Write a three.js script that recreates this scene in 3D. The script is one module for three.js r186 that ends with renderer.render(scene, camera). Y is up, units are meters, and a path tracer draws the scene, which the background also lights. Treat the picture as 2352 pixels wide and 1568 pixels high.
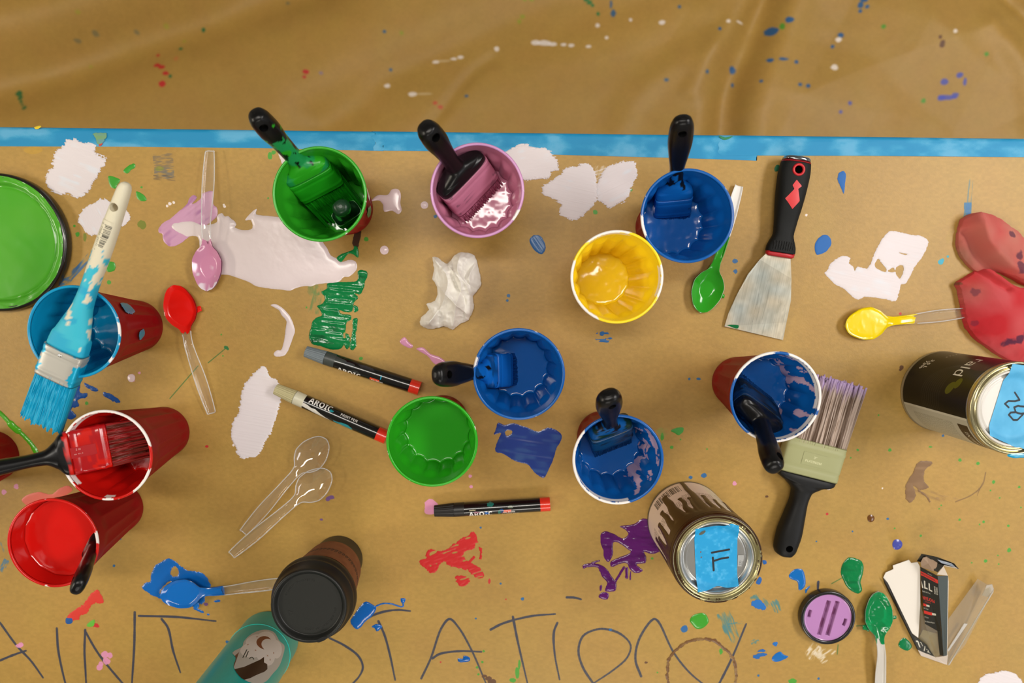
import * as THREE from 'three';
import { mergeGeometries, mergeVertices } from 'three/addons/utils/BufferGeometryUtils.js';
import { RoundedBoxGeometry } from 'three/addons/geometries/RoundedBoxGeometry.js';
import { RectAreaLightUniformsLib } from 'three/addons/lights/RectAreaLightUniformsLib.js';
import { Brush, Evaluator, SUBTRACTION } from 'three-bvh-csg';

// ---------------------------------------------------------------- camera, exposure, ceiling lights
const TABLE = 0.75, EYE = 0.81, FOCAL = 1568;            // table height, lens above the table (m), focal length (photo pixels)
const scene = new THREE.Scene();
scene.background = new THREE.Color(0x000000);
const camera = new THREE.PerspectiveCamera(2 * Math.atan(784 / FOCAL) * 180 / Math.PI, 1.5, 0.05, 30);
camera.position.set(0, TABLE + EYE, 0);
{ // the point straight below the lens lies at (1165, 670) in the photograph; the table's far edge runs along x
  const base = new THREE.Quaternion().setFromAxisAngle(new THREE.Vector3(1, 0, 0), -Math.PI / 2);
  const down = new THREE.Vector3(1165 - 1176, 784 - 670, -FOCAL).normalize().applyQuaternion(base);
  camera.quaternion.setFromUnitVectors(down, new THREE.Vector3(0, -1, 0)).multiply(base);
}
// photograph pixel -> point at height h above the table top
function P(u, v, h = 0) {
  const d = new THREE.Vector3(u - 1176, 784 - v, -FOCAL).applyQuaternion(camera.quaternion), t = (h - EYE) / d.y;
  return new THREE.Vector3(d.x * t, TABLE + h, d.z * t);
}
{
  const a = P(0, 290), b = P(2352, 318);
  camera.quaternion.premultiply(new THREE.Quaternion().setFromAxisAngle(new THREE.Vector3(0, 1, 0), Math.atan2(b.z - a.z, b.x - a.x)));
}
camera.focus = 0.745;
camera.userData.fStop = 3.2;
const renderer = new THREE.WebGLRenderer({ antialias: true });
renderer.toneMapping = THREE.LinearToneMapping;
renderer.toneMappingExposure = 0.95;
renderer.shadowMap.enabled = true;
RectAreaLightUniformsLib.init();
const CEILING = 2.75;
// [x, z, length x, length z, brightness, colour]
const PANELS = [
  [-0.24, -0.34, 1.2, 0.16, 30, 0xfff8ee], [1.85, -0.5, 0.6, 1.2, 23, 0xfffaf6], [-2.95, 0.3, 0.6, 1.2, 26, 0xfff4e0],
  [0.3, 2.2, 1.2, 0.6, 11, 0xfff7ec], [2.5, 1.5, 0.6, 1.2, 8, 0xf6f8ff],
];

// ---------------------------------------------------------------- helpers
const { sin, cos, PI, abs, min, max, sqrt, floor, pow, hypot, exp } = Math;
const lerp = (a, b, t) => a + (b - a) * t, clamp = (x, a = 0, b = 1) => min(b, max(a, x));
const step = (a, b, x) => { const t = clamp((x - a) / (b - a)); return t * t * (3 - 2 * t); };
let seedState = 12345;
const rnd = () => { seedState = (seedState + 0x6d2b79f5) | 0; let t = Math.imul(seedState ^ (seedState >>> 15), 1 | seedState); t = (t + Math.imul(t ^ (t >>> 7), 61 | t)) ^ t; return ((t ^ (t >>> 14)) >>> 0) / 4294967296; };
const hash = (x, y, z) => { let h = Math.imul(x | 0, 374761393) ^ Math.imul(y | 0, 668265263) ^ Math.imul(z | 0, 2147483647 - 1274126177); h = Math.imul(h ^ (h >>> 13), 1274126177); return ((h ^ (h >>> 16)) >>> 0) / 4294967296; };
function noise(x, y, z = 0) { // value noise, -1..1
  const X = floor(x), Y = floor(y), Z = floor(z), s = (t) => t * t * (3 - 2 * t), u = s(x - X), v = s(y - Y), w = s(z - Z);
  const f = (k) => lerp(lerp(hash(X, Y, Z + k), hash(X + 1, Y, Z + k), u), lerp(hash(X, Y + 1, Z + k), hash(X + 1, Y + 1, Z + k), u), v);
  return (w ? lerp(f(0), f(1), w) : f(0)) * 2 - 1;
}
const fbm = (x, y, z = 0, n = 3) => { let s = 0, a = 0.55; for (let i = 0; i < n; i++) { s += a * noise(x, y, z + i * 7); x *= 2.03; y *= 2.03; z *= 2.03; a *= 0.5; } return s; };
const used = {};
const numbered = (n) => { used[n] = (used[n] ?? -1) + 1; return used[n] ? n + '_' + String(used[n]).padStart(3, '0') : n; };
const shade = (o) => { o.castShadow = true; o.receiveShadow = true; return o; };
function tag(o, label, category, group, kind) { o.userData.label = label; o.userData.category = category; if (group) o.userData.group = group; if (kind) o.userData.kind = kind; return o; }
function thing(name, label, category, at, group) { const g = new THREE.Group(); g.name = numbered(name); if (at) g.position.copy(at); scene.add(g); return tag(g, label, category, group); }
function part(parent, name, geo, mat, label) { const m = shade(new THREE.Mesh(geo, mat)); m.name = name; if (label) m.userData.label = label; parent.add(m); return m; }
function single(name, label, category, geo, mat, at, group) { const m = shade(new THREE.Mesh(geo, mat)); m.name = numbered(name); if (at) m.position.copy(at); scene.add(m); return tag(m, label, category, group); }
function structure(name, geo, mat) { const m = shade(new THREE.Mesh(geo, mat)); m.name = name; m.userData.kind = 'structure'; scene.add(m); return m; }
const M = (color, roughness = 0.5, more = {}) => new THREE.MeshPhysicalMaterial({ color, roughness, side: THREE.DoubleSide, ...more });
const VC = (roughness = 0.35, more = {}) => M(0xffffff, roughness, { vertexColors: true, ...more });
const lin = (hex) => new THREE.Color(hex);
function paintVerts(geo, fn) { // fn(x, y, z, i) -> THREE.Color
  const p = geo.attributes.position, c = new Float32Array(p.count * 3);
  for (let i = 0; i < p.count; i++) fn(p.getX(i), p.getY(i), p.getZ(i), i).toArray(c, i * 3);
  geo.setAttribute('color', new THREE.BufferAttribute(c, 3)); return geo;
}
function canvas(w, h, draw) { const c = document.createElement('canvas'); c.width = w; c.height = h; draw(c.getContext('2d'), w, h); return c; }
function tex(c, srgb = true, wrap = THREE.ClampToEdgeWrapping) { const t = new THREE.CanvasTexture(c); if (srgb) t.colorSpace = THREE.SRGBColorSpace; t.wrapS = t.wrapT = wrap; t.magFilter = THREE.LinearFilter; return t; }
// pixel lists traced in an enlarged crop of the photograph: origin and scale of the crop, then x, y pairs
const Z = (ox, oy, s, a) => { const r = []; for (let i = 0; i < a.length; i += 2) r.push([ox + a[i] / s, oy + a[i + 1] / s]); return r; };
const CROP = { A: [0, 240, 3.92], B: [540, 240, 3.36], C: [1140, 240, 3.36], D: [1800, 340, 3.136], E: [0, 600, 3.92], F: [0, 880, 2.9036], G: [500, 680, 3.563], H: [940, 720, 3.1355], I: [1460, 760, 2.9033], J: [1960, 740, 2.8], K: [1440, 1060, 3.0865], L: [1760, 1220, 3.973], M: [420, 1180, 4.04], N: [0, 1220, 4.2], O: [900, 1180, 3.92], Q: [340, 340, 4.356], R: [620, 540, 5.2267], S: [0, 300, 9.8], T: [2160, 460, 4.125], U: [2020, 1260, 5.6], F1: [0, 0, 2.94], F2: [800, 0, 2.94], F3: [1600, 0, 3.1277] };
const z = (k, ...a) => Z(...CROP[k], a);

// signed distance (inside positive) to the outline of polygons [[x, z], ...]
function inside(poly, x, y) { let c = false; for (let i = 0, j = poly.length - 1; i < poly.length; j = i++) { const a = poly[i], b = poly[j]; if ((a[1] > y) !== (b[1] > y) && x < (b[0] - a[0]) * (y - a[1]) / (b[1] - a[1]) + a[0]) c = !c; } return c; }
function polyDist(poly, x, y) { let d = 1e9; for (let i = 0, j = poly.length - 1; i < poly.length; j = i++) { const a = poly[j], b = poly[i], ex = b[0] - a[0], ey = b[1] - a[1], t = clamp(((x - a[0]) * ex + (y - a[1]) * ey) / (ex * ex + ey * ey + 1e-12)), dx = x - a[0] - ex * t, dy = y - a[1] - ey * t, q = dx * dx + dy * dy; if (q < d) d = q; } d = sqrt(d); return inside(poly, x, y) ? d : -d; }
function lineDist(line, x, y) { let d = 1e9; for (let i = 1; i < line.length; i++) { const a = line[i - 1], b = line[i], ex = b[0] - a[0], ey = b[1] - a[1], t = clamp(((x - a[0]) * ex + (y - a[1]) * ey) / (ex * ex + ey * ey + 1e-12)); d = min(d, hypot(x - a[0] - ex * t, y - a[1] - ey * t)); } return d; }
function smoothLoop(pts, k = 4) { if (k < 2) return pts; const c = new THREE.CatmullRomCurve3(pts.map((p) => new THREE.Vector3(p[0], 0, p[1])), true, 'centripetal'); return c.getPoints(pts.length * k).slice(0, -1).map((p) => [p.x, p.z]); }
function smoothLine(pts, n = 24) { const c = new THREE.CatmullRomCurve3(pts.map((p) => new THREE.Vector3(p[0], 0, p[1]))); return c.getPoints(n).map((p) => [p.x, p.z]); }
// a sheet over the plane wherever field > 0, with height hgt(x, z, field); skirt: walls down to that level
function fieldMesh(x0, z0, x1, z1, cell, field, hgt, skirt = null) {
  const nx = max(2, Math.ceil((x1 - x0) / cell)), nz = max(2, Math.ceil((z1 - z0) / cell)), W = nx + 1, f = new Float32Array(W * (nz + 1));
  for (let j = 0; j <= nz; j++) for (let i = 0; i <= nx; i++) f[j * W + i] = (i === 0 || j === 0 || i === nx || j === nz) ? -1e-5 : field(x0 + i * cell, z0 + j * cell);
  const pos = [], idx = [], vid = new Map(), edges = [];
  const vert = (key, x, zz, s) => { let n = vid.get(key); if (n === undefined) { n = pos.length / 3; vid.set(key, n); pos.push(x, hgt(x, zz, s), zz); } return n; };
  const corner = (i, j) => vert('c' + (j * W + i), x0 + i * cell, z0 + j * cell, f[j * W + i]);
  const cut = (i, j, k, l) => { const a = f[j * W + i], b = f[l * W + k], t = a / (a - b), key = i + k < 1e9 && (j * W + i < l * W + k) ? 'e' + (j * W + i) + '_' + (l * W + k) : 'e' + (l * W + k) + '_' + (j * W + i); return vert(key, x0 + lerp(i, k, t) * cell, z0 + lerp(j, l, t) * cell, 0); };
  for (let j = 0; j < nz; j++) for (let i = 0; i < nx; i++) {
    const c = [[i, j], [i, j + 1], [i + 1, j + 1], [i + 1, j]], s = c.map(([a, b]) => f[b * W + a] > 0);
    if (!s[0] && !s[1] && !s[2] && !s[3]) continue;
    const ring = [], cuts = [];
    for (let q = 0; q < 4; q++) { const r = (q + 1) % 4; if (s[q]) ring.push(corner(...c[q])); if (s[q] !== s[r]) { const e = cut(...c[q], ...c[r]); cuts.push([ring.length, e, s[q]]); ring.push(e); } }
    for (let q = 1; q < ring.length - 1; q++) idx.push(ring[0], ring[q], ring[q + 1]);
    if (skirt !== null) for (let q = 0; q < cuts.length; q++) if (cuts[q][2]) edges.push([cuts[q][1], cuts[(q + 1) % cuts.length][1]]);
  }
  if (skirt !== null) { const low = new Map(), down = (n) => { if (!low.has(n)) { low.set(n, pos.length / 3); pos.push(pos[n * 3], skirt, pos[n * 3 + 2]); } return low.get(n); }; for (const [a, b] of edges) { const p = down(a), q = down(b); idx.push(a, p, q, a, q, b); } }
  const g = new THREE.BufferGeometry();
  g.setAttribute('position', new THREE.Float32BufferAttribute(pos, 3));
  const uv = new Float32Array(pos.length / 3 * 2); for (let i = 0; i < pos.length / 3; i++) { uv[i * 2] = pos[i * 3]; uv[i * 2 + 1] = pos[i * 3 + 2]; }
  g.setAttribute('uv', new THREE.BufferAttribute(uv, 2)); g.setIndex(idx); g.computeVertexNormals(); return g;
}
function gridGeo(nu, nv, fn, uvfn) { // fn(i, j) -> [x, y, z]
  const pos = [], uv = [], idx = [];
  for (let j = 0; j <= nv; j++) for (let i = 0; i <= nu; i++) { pos.push(...fn(i / nu, j / nv)); uv.push(...(uvfn ? uvfn(i / nu, j / nv) : [i / nu, j / nv])); }
  for (let j = 0; j < nv; j++) for (let i = 0; i < nu; i++) { const a = j * (nu + 1) + i, b = a + 1, c = a + nu + 1, d = c + 1; idx.push(a, c, b, b, c, d); }
  const g = new THREE.BufferGeometry(); g.setAttribute('position', new THREE.Float32BufferAttribute(pos, 3)); g.setAttribute('uv', new THREE.Float32BufferAttribute(uv, 2)); g.setIndex(idx); g.computeVertexNormals(); return g;
}
// rings of a rounded section along y: rows [y, half width, half thickness, squareness]
function loft(rows, seg = 28, wob = null) {
  const pos = [], idx = [], n = rows.length;
  rows.forEach(([y, a, b, q = 2], j) => { for (let i = 0; i < seg; i++) { const t = i / seg * 2 * PI, c = cos(t), s = sin(t), e = 2 / q, k = wob ? wob(t, y) : 1; pos.push(Math.sign(c) * pow(abs(c), e) * a * k, y, Math.sign(s) * pow(abs(s), e) * b * k); } });
  for (let j = 0; j < n - 1; j++) for (let i = 0; i < seg; i++) { const a = j * seg + i, b = j * seg + (i + 1) % seg, c = a + seg, d = b + seg; idx.push(a, c, b, b, c, d); }
  const lo = pos.length / 3; pos.push(0, rows[0][0], 0); const hi = lo + 1; pos.push(0, rows[n - 1][0], 0);
  for (let i = 0; i < seg; i++) { idx.push(lo, i, (i + 1) % seg); idx.push(hi, (n - 1) * seg + (i + 1) % seg, (n - 1) * seg + i); }
  const g = new THREE.BufferGeometry(); g.setAttribute('position', new THREE.Float32BufferAttribute(pos, 3)); g.setAttribute('uv', new THREE.Float32BufferAttribute(new Float32Array(pos.length / 3 * 2), 2)); g.setIndex(idx); g.computeVertexNormals(); return g;
}
// value of a smooth curve through [t, v] rows
const curve = (rows) => (t) => { const n = rows.length; if (t <= rows[0][0]) return rows[0][1]; if (t >= rows[n - 1][0]) return rows[n - 1][1]; let i = 1; while (t > rows[i][0]) i++; const [x0, y0] = rows[i - 1], [x1, y1] = rows[i], d = (y1 - y0) / (x1 - x0), da = i > 1 ? (y0 - rows[i - 2][1]) / (x0 - rows[i - 2][0]) : d, db = i < n - 1 ? (rows[i + 1][1] - y1) / (rows[i + 1][0] - x1) : d; const m0 = da * d > 0 ? 2 * da * d / (da + d) : i > 1 ? 0 : d, m1 = db * d > 0 ? 2 * db * d / (db + d) : i < n - 1 ? 0 : d, h = x1 - x0, k = (t - x0) / h, k2 = k * k, k3 = k2 * k; return (2 * k3 - 3 * k2 + 1) * y0 + (k3 - 2 * k2 + k) * h * m0 + (3 * k2 - 2 * k3) * y1 + (k3 - k2) * h * m1; };
const lathe = (pts, seg = 96) => new THREE.LatheGeometry(pts.map(([r, y]) => new THREE.Vector2(r, y)), seg);
// lay a flat sheet (x = arc, y = lift, z = height) round an upright cylinder; arc 0 faces angle a0
function wrap(geo, r, a0) { const p = geo.attributes.position; for (let i = 0; i < p.count; i++) { const R = typeof r === 'function' ? r(p.getZ(i)) : r, t = a0 + p.getX(i) / R, q = R + p.getY(i); p.setXYZ(i, q * cos(t), p.getZ(i), q * sin(t)); } geo.computeVertexNormals(); return geo; }

// ---------------------------------------------------------------- the room
const plaster = M(0xd6d4d0, 0.9), floorMat = M(0x8f8c86, 0.7);
const box = (w, h, d, x, y, zz) => new THREE.BoxGeometry(w, h, d).translate(x, y, zz);
structure('floor', box(8, 0.1, 7.4, 0, -0.05, 0), floorMat);
structure('ceiling', box(8.2, 0.1, 7.6, 0, CEILING + 0.05, 0), M(0xc4c2be, 0.95));
structure('wall_left', box(0.1, CEILING, 7.4, -4.05, CEILING / 2, 0), plaster);
structure('wall_right', box(0.1, CEILING, 7.4, 4.05, CEILING / 2, 0), plaster);
structure('wall_back', box(8.2, CEILING, 0.1, 0, CEILING / 2, -3.75), plaster);
structure('wall_front', box(8.2, CEILING, 0.1, 0, CEILING / 2, 3.75), plaster);
PANELS.forEach(([x, zz, w, d, level, color], i) => {
  const place = ['directly over the table', 'beyond the right end of the table', 'beyond the left end of the table', 'over the near side of the table', 'in the near right corner'][i];
  const t = thing('ceiling_light', 'rectangular white ceiling light panel ' + place, 'ceiling light', new THREE.Vector3(x, CEILING, zz), 'ceiling light panels');
  const f = 0.03;
  part(t, 'frame', mergeGeometries([box(w + 2 * f, 0.03, f, 0, -0.015, d / 2 + f / 2), box(w + 2 * f, 0.03, f, 0, -0.015, -d / 2 - f / 2), box(f, 0.03, d, w / 2 + f / 2, -0.015, 0), box(f, 0.03, d, -w / 2 - f / 2, -0.015, 0)]), M(0xe8e8e8, 0.5));
  part(t, 'diffuser', box(w, 0.012, d, 0, -0.012, 0), M(0xffffff, 0.8, { emissive: color, emissiveIntensity: 1.0 }));
  const l = new THREE.RectAreaLight(color, level, w, d); l.position.set(x, CEILING - 0.025, zz); l.rotation.x = -PI / 2; scene.add(l);
});

// ---------------------------------------------------------------- table, papers
const EDGE = P(1176, 304).z, TW = 0.76, TD = 0.78, RIM = 0.005;      // far edge of the table, half its length, its depth
{
  const t = thing('folding_table', 'long folding table hidden under brown kraft paper', 'table', new THREE.Vector3(0, 0, EDGE + TD / 2));
  part(t, 'tabletop', new RoundedBoxGeometry(TW * 2 - 0.004, 0.035, TD - 0.004, 3, RIM * 0.8).translate(0, TABLE - 0.0182, 0), M(0xbdb8ae, 0.6));
  for (const sx of [-1, 1]) for (const sz of [-1, 1]) part(t, 'leg', new THREE.CylinderGeometry(0.014, 0.014, TABLE - 0.03, 16).translate(sx * (TW - 0.09), (TABLE - 0.03) / 2, sz * (TD / 2 - 0.08)), M(0x55585c, 0.4, { metalness: 0.8 }));
}
// profile of the paper over the far edge: s = 0 at the rim's top, negative down the front face
function overEdge(s, lift = 0) { // returns [y, z]
  const q = RIM * PI / 2;
  if (s >= q) return [TABLE + lift, EDGE + RIM + (s - q)];
  if (s >= 0) { const a = s / RIM, r = RIM + lift; return [TABLE - RIM + r * sin(a), EDGE + RIM - r * cos(a)]; }
  return [TABLE - RIM + s, EDGE - lift];
}
// paint dots and thin marks that soaked into the paper: [x, y, radius] in photograph pixels
const INK = '#3a3b48';
const STROKES = [z('N', 0, 880, 160, 1100, 300, 1250, 415, 1410), z('N', 0, 1245, 120, 1195, 250, 1150), z('N', 548, 935, 560, 1130, 600, 1340, 640, 1500), z('N', 822, 950, 815, 1150, 825, 1350, 832, 1490), z('N', 820, 960, 950, 1180, 1180, 1462, 1250, 1540), z('N', 1300, 780, 1295, 1100, 1280, 1350, 1270, 1500), z('N', 1340, 815, 1700, 825, 2080, 865), z('N', 1560, 845, 1620, 930, 1670, 1150, 1740, 1360),
  z('M', 1360, 1150, 1500, 1220, 1630, 1320, 1670, 1420, 1640, 1500, 1560, 1590), z('M', 1640, 1010, 1740, 950, 1870, 905, 2000, 890, 2110, 900), z('M', 1815, 995, 1870, 1120, 1920, 1300, 1970, 1540),
  z('O', 265, 1480, 350, 1300, 450, 1020, 520, 945, 600, 1020, 720, 1230, 850, 1530), z('O', 365, 1300, 430, 1260, 600, 1235, 805, 1240), z('O', 890, 1040, 1000, 985, 1250, 920, 1470, 900), z('O', 1090, 925, 1130, 1130, 1225, 1540), z('O', 1490, 980, 1460, 1060, 1465, 1250, 1510, 1490),
  z('O', 1810, 1521, 1720, 1380, 1680, 1230, 1720, 1100, 1820, 1045, 1920, 1035, 2060, 1080, 2150, 1180, 2120, 1290, 2000, 1400, 1820, 1521), z('K', 100, 1520, 60, 1400, 90, 1250, 190, 1115, 220, 1130, 330, 1350, 450, 1500, 600, 1620), z('K', 630, 1620, 740, 1400, 845, 1150), z('O', 1575, 750, 1640, 752, 1705, 768), z('L', 475, 460, 472, 500, 470, 545)];
const DOTS = {
  '#3f9a2c': [[248, 612, 6], [250, 648, 5], [325, 430, 2.5], [178, 538, 5], [171, 519, 3], [841, 549, 5], [1367, 487, 5], [1450, 436, 3], [829, 823, 4], [792, 762, 2], [704, 706, 2], [512, 817, 2], [508, 768, 2], [199, 926, 4], [424, 994, 5], [1521, 1003, 4, 9], [1543, 1027, 4], [1563, 1009, 2], [1498, 1282, 3], [1624, 1031, 2], [2044, 1033, 4], [2018, 953, 2], [2137, 1026, 4, 2], [2205, 1056, 4], [2246, 1064, 4], [2282, 1107, 4], [2341, 1118, 3], [2296, 1143, 2], [2275, 1126, 2], [2157, 1168, 2], [2162, 1160, 2], [2345, 1165, 2], [2204, 1193, 3], [2259, 1198, 3], [2316, 1207, 3], [2318, 1263, 5], [2292, 1275, 2], [2264, 1288, 4], [2294, 1295, 2], [2232, 1292, 2], [2250, 1204, 2], [2055, 1213, 2], [2115, 1230, 3], [1622, 1124, 2], [1111, 1495, 3], [1108, 1520, 3], [1096, 1532, 3], [1099, 1548, 3], [1193, 1526, 3, 12], [1188, 1545, 5, 14], [1178, 1562, 8, 6], [1820, 1565, 10, 8], [616, 455, 2], [620, 358, 5, 8], [628, 350, 5], [1656, 1496, 4, 8], [1510, 1544, 2], [1970, 1033, 3], [1954, 1051, 2]],
  '#1f5f9e': [[262, 1299, 3], [275, 1236, 4], [1200, 1375, 4], [1093, 1420, 2.5], [1150, 1340, 2.5], [1104, 1211, 2.5], [1402, 1446, 4], [1688, 600, 7, 5], [1689, 623, 5], [1666, 464, 3], [1625, 560, 3, 8], [1604, 870, 5, 3], [1583, 870, 3], [1168, 679, 4], [1165, 690, 3], [2166, 1000, 3], [2039, 1191, 3], [1875, 1243, 2], [1958, 1220, 2], [522, 1474, 4], [1880, 1558, 3], [1000, 497, 4], [1586, 1096, 5, 4], [1617, 1092, 7, 6], [1742, 1551, 3], [1571, 1444, 9], [1570, 1442, 5]],
  '#d98fb8': [[883, 574, 0.1], [1080, 1093, 4], [1082, 1117, 4], [1687, 1110, 5], [240, 1502, 8], [245, 1518, 9], [252, 1505, 7], [232, 1524, 6], [228, 1532, 8], [44, 1483, 9, 5], [48, 1480, 6], [302, 868, 9], [320, 856, 3], [37, 1117, 6], [9, 1130, 6], [990, 1160, 16, 14], [988, 1172, 15, 9]],
  '#e8dedf': [[384, 473, 3], [390, 468, 4], [399, 465, 3], [514, 470, 2.5], [516, 474, 3], [1852, 494, 3], [536, 1022, 3], [2027, 1121, 2], [2124, 1120, 3], [1903, 1123, 4, 2]],
  '#c2242a': [[218, 1435, 8, 5], [224, 1438, 5, 3], [1162, 1376, 2], [1012, 1520, 2], [1124, 1334, 3, 6], [475, 1025, 4, 3], [1900, 1180, 3], [2068, 1155, 0.1], [2068, 720, 3]],
  '#1aa3c4': [[2161, 602, 6], [2164, 598, 5], [2177, 589, 3]],
  '#5a3a22': [[2071, 844, 5], [2068, 849, 3], [1484, 1521, 4, 3], [1761, 1140, 4, 3], [1112, 1552, 7, 4], [1122, 1558, 9, 6], [1131, 1566, 10, 8]],
  '#6f7a1e': [[326, 516, 9, 10], [195, 545, 4, 10], [95, 298, 0.1], [712, 543, 3]],
  '#6b4a86': [[760, 1142, 8, 5], [753, 1146, 5], [738, 1193, 4, 2.5], [473, 1387, 5, 4]],
};
const fuzzy = (c, list, color, alpha, soft = 1) => { for (const [u, v, r, ry] of list) { const p = P(u, v), k = 1 / 1936; c.globalAlpha = alpha; c.fillStyle = color; c.beginPath(); for (let i = 0; i < 14; i++) { const t = i / 14 * 2 * PI, w = 1 + 0.22 * soft * noise(u * 0.7 + 2 * cos(t), v * 0.7 + 2 * sin(t)); c.lineTo(p.x + cos(t) * r * w * k, p.z + sin(t) * (ry ?? r) * w * k); } c.fill(); } c.globalAlpha = 1; };
// a dry-brush smear: many hairlines from a to b, each broken by noise
const smear = (c, a, b, width, color, hairs, alpha, fade = 0.5) => { const p = P(...a), q = P(...b), dx = q.x - p.x, dz = q.z - p.z, l = hypot(dx, dz), w = width / 1936, H = hairs * 4, N = 40; c.fillStyle = color; for (let i = 0; i < H; i++) for (let k = 0; k < N; k++) { const n = 0.55 + 0.5 * noise(i * 0.14 + a[0], k * 0.1 + a[1]) + 0.28 * noise(i * 0.55 + a[1], k * 0.16) - fade * (k / N) - 0.35 * pow(abs(i / H * 2 - 1), 6) - 0.3 * pow(abs(k / N * 2 - 1), 8), v = step(0.15, 0.8, n); if (v < 0.03) continue; c.globalAlpha = alpha * v; const t = (k + 0.5) / N, o = ((i + 0.5) / H - 0.5) * w, s = max(l / N, w / H) * 1.15; c.save(); c.translate(p.x + dx * t - dz / l * o, p.z + dz * t + dx / l * o); c.rotate(Math.atan2(dz, dx)); c.fillRect(-l / N * 0.55, -w / H * 0.55, l / N * 1.1, w / H * 1.1); c.restore(); } c.globalAlpha = 1; };
function kraft(w, h, perM, ox, oz, base, draw) { // paper colour with fibres and soft blotches, then the marks on it
  const c = canvas(w, h, (g) => {
    const im = g.createImageData(w, h), d = im.data;
    for (let y = 0; y < h; y++) for (let x = 0; x < w; x++) {
      const X = ox + x / perM, Y = oz + y / perM;
      const n = 0.02 * noise(X * 9, Y * 9, 3) + 0.012 * noise(X * 55, Y * 55, 5) + 0.028 * noise(X * 260, Y * 420, 1) + 0.045 * (hash(x, y, 9) - 0.5), k = 1 + n, o = (y * w + x) * 4;
      d[o] = base[0] * k; d[o + 1] = base[1] * k * (1 + 0.01 * noise(X * 30, Y * 30, 8)); d[o + 2] = base[2] * (1 + n * 1.25); d[o + 3] = 255;
    }
    g.putImageData(im, 0, 0); g.setTransform(perM, 0, 0, perM, -ox * perM, -oz * perM); draw(g);
  });
  return tex(c);
}
function marks(g) {
  for (const s of STROKES) { const q = smoothLine(s, 40).map(([u, v]) => P(u, v)), n = q.length; g.strokeStyle = INK; g.lineCap = 'round'; g.lineJoin = 'round'; for (let i = 1; i < n; i++) { g.globalAlpha = 0.9; g.lineWidth = 0.0029 * (1 - 0.35 * pow(i / n, 3) + 0.12 * noise(i * 0.3, s[0][0])); g.beginPath(); g.moveTo(q[i - 1].x, q[i - 1].z); g.lineTo(q[i].x, q[i].z); g.stroke(); } g.globalAlpha = 1; }
  for (const k in DOTS) fuzzy(g, DOTS[k], k, 0.92);
  // grey smudge beside the clear spoon, blue streak under the rag, thin scrubs of blue and white
  smear(g, [352, 372], [398, 368], 34, '#6d6152', 22, 0.8, 0.1); smear(g, [354, 397], [400, 397], 26, '#5b5f68', 18, 0.8, 0.1); smear(g, [352, 405], [404, 409], 14, '#4d4038', 10, 0.6, 0.3); fuzzy(g, [[366, 387, 9, 5]], '#7d8a2a', 0.6);
  smear(g, [2221, 500], [2228, 395], 19, '#2f6c9a', 12, 0.95, 0.75); smear(g, [2222, 500], [2223, 465], 17, '#0b66ac', 9, 1, -0.5);
  smear(g, [2185, 560], [2195, 490], 60, '#a58a2e', 16, 0.25, 0.2);
  smear(g, [728, 678], [722, 640], 40, '#4d7a35', 12, 0.5, 0.2); smear(g, [720, 720], [732, 660], 26, '#3f7a3c', 10, 0.55, 0.3);
  for (const [a, b, w] of [[[1660, 1405], [1690, 1475], 34], [[1733, 1365], [1756, 1400], 34], [[1776, 1378], [1790, 1406], 20], [[1672, 1436], [1706, 1428], 10], [[1725, 1478], [1742, 1468], 12]]) smear(g, a, b, w, '#2c7790', 12, 0.8, 0.2);
  smear(g, [150, 648], [198, 596], 16, '#2a5f9c', 8, 0.9, 0.15); smear(g, [176, 620], [212, 580], 12, '#2a5f9c', 6, 0.9, 0.3); smear(g, [132, 652], [165, 640], 14, '#2a5f9c', 7, 0.9, 0.2);
  smear(g, [0, 1312], [16, 1285], 14, '#2f6fae', 7, 0.9, 0); smear(g, [0, 1245], [16, 1280], 5, '#2f6fae', 3, 0.5, 0.5);
  smear(g, [1855, 1512], [1878, 1480], 30, '#e9e2da', 12, 0.8, 0.25); smear(g, [1880, 1515], [1915, 1488], 34, '#e9e2da', 12, 0.7, 0.35);
  smear(g, [1325, 420], [1400, 395], 28, '#e3dbdc', 14, 0.7, 0.35); smear(g, [1370, 405], [1382, 375], 30, '#e3dbdc', 12, 0.5, 0.5);
  // brush streaks at the ends of the brown ring, green hair lines
  smear(g, [2080, 1110], [2170, 1148], 20, '#7a5a38', 7, 0.55, 0.4); smear(g, [2150, 1140], [2215, 1152], 12, '#8a6a48', 5, 0.5, 0.3);
  g.strokeStyle = '#6d5030'; g.lineWidth = 0.0016; g.beginPath(); for (const [u, v] of smoothLine([[2195, 1152], [2232, 1136], [2256, 1114], [2264, 1085]], 20)) { const p = P(u, v); g.globalAlpha = 0.6; g.lineTo(p.x, p.z); } g.stroke();
  smear(g, [2242, 1138], [2262, 1090], 6, '#6a4c2c', 4, 0.8, 0.3);
  g.globalAlpha = 0.9; g.strokeStyle = '#3f6a2c'; g.lineWidth = 0.0011; for (const [a, b] of [[[390, 915], [455, 840]], [[478, 833], [518, 800]], [[1910, 1340], [1935, 1326]], [[1967, 1437], [1985, 1436]], [[1925, 1480], [1923, 1502]], [[640, 455], [655, 450]]]) { g.beginPath(); const p = P(...a), q = P(...b); g.moveTo(p.x, p.z); g.lineTo(q.x, q.z); g.stroke(); } g.globalAlpha = 1;
  fuzzy(g, [[519, 798, 5, 4], [523, 801, 3]], '#1d6b34', 0.9); smear(g, [1510, 986], [1545, 1002], 22, '#7aa84a', 8, 0.3, 0.2);
  fuzzy(g, [[2140, 1240, 20, 26]], '#9a8463', 0.0); fuzzy(g, [[76, 345, 22, 9]], '#c79a24', 0.35);
}
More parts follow.
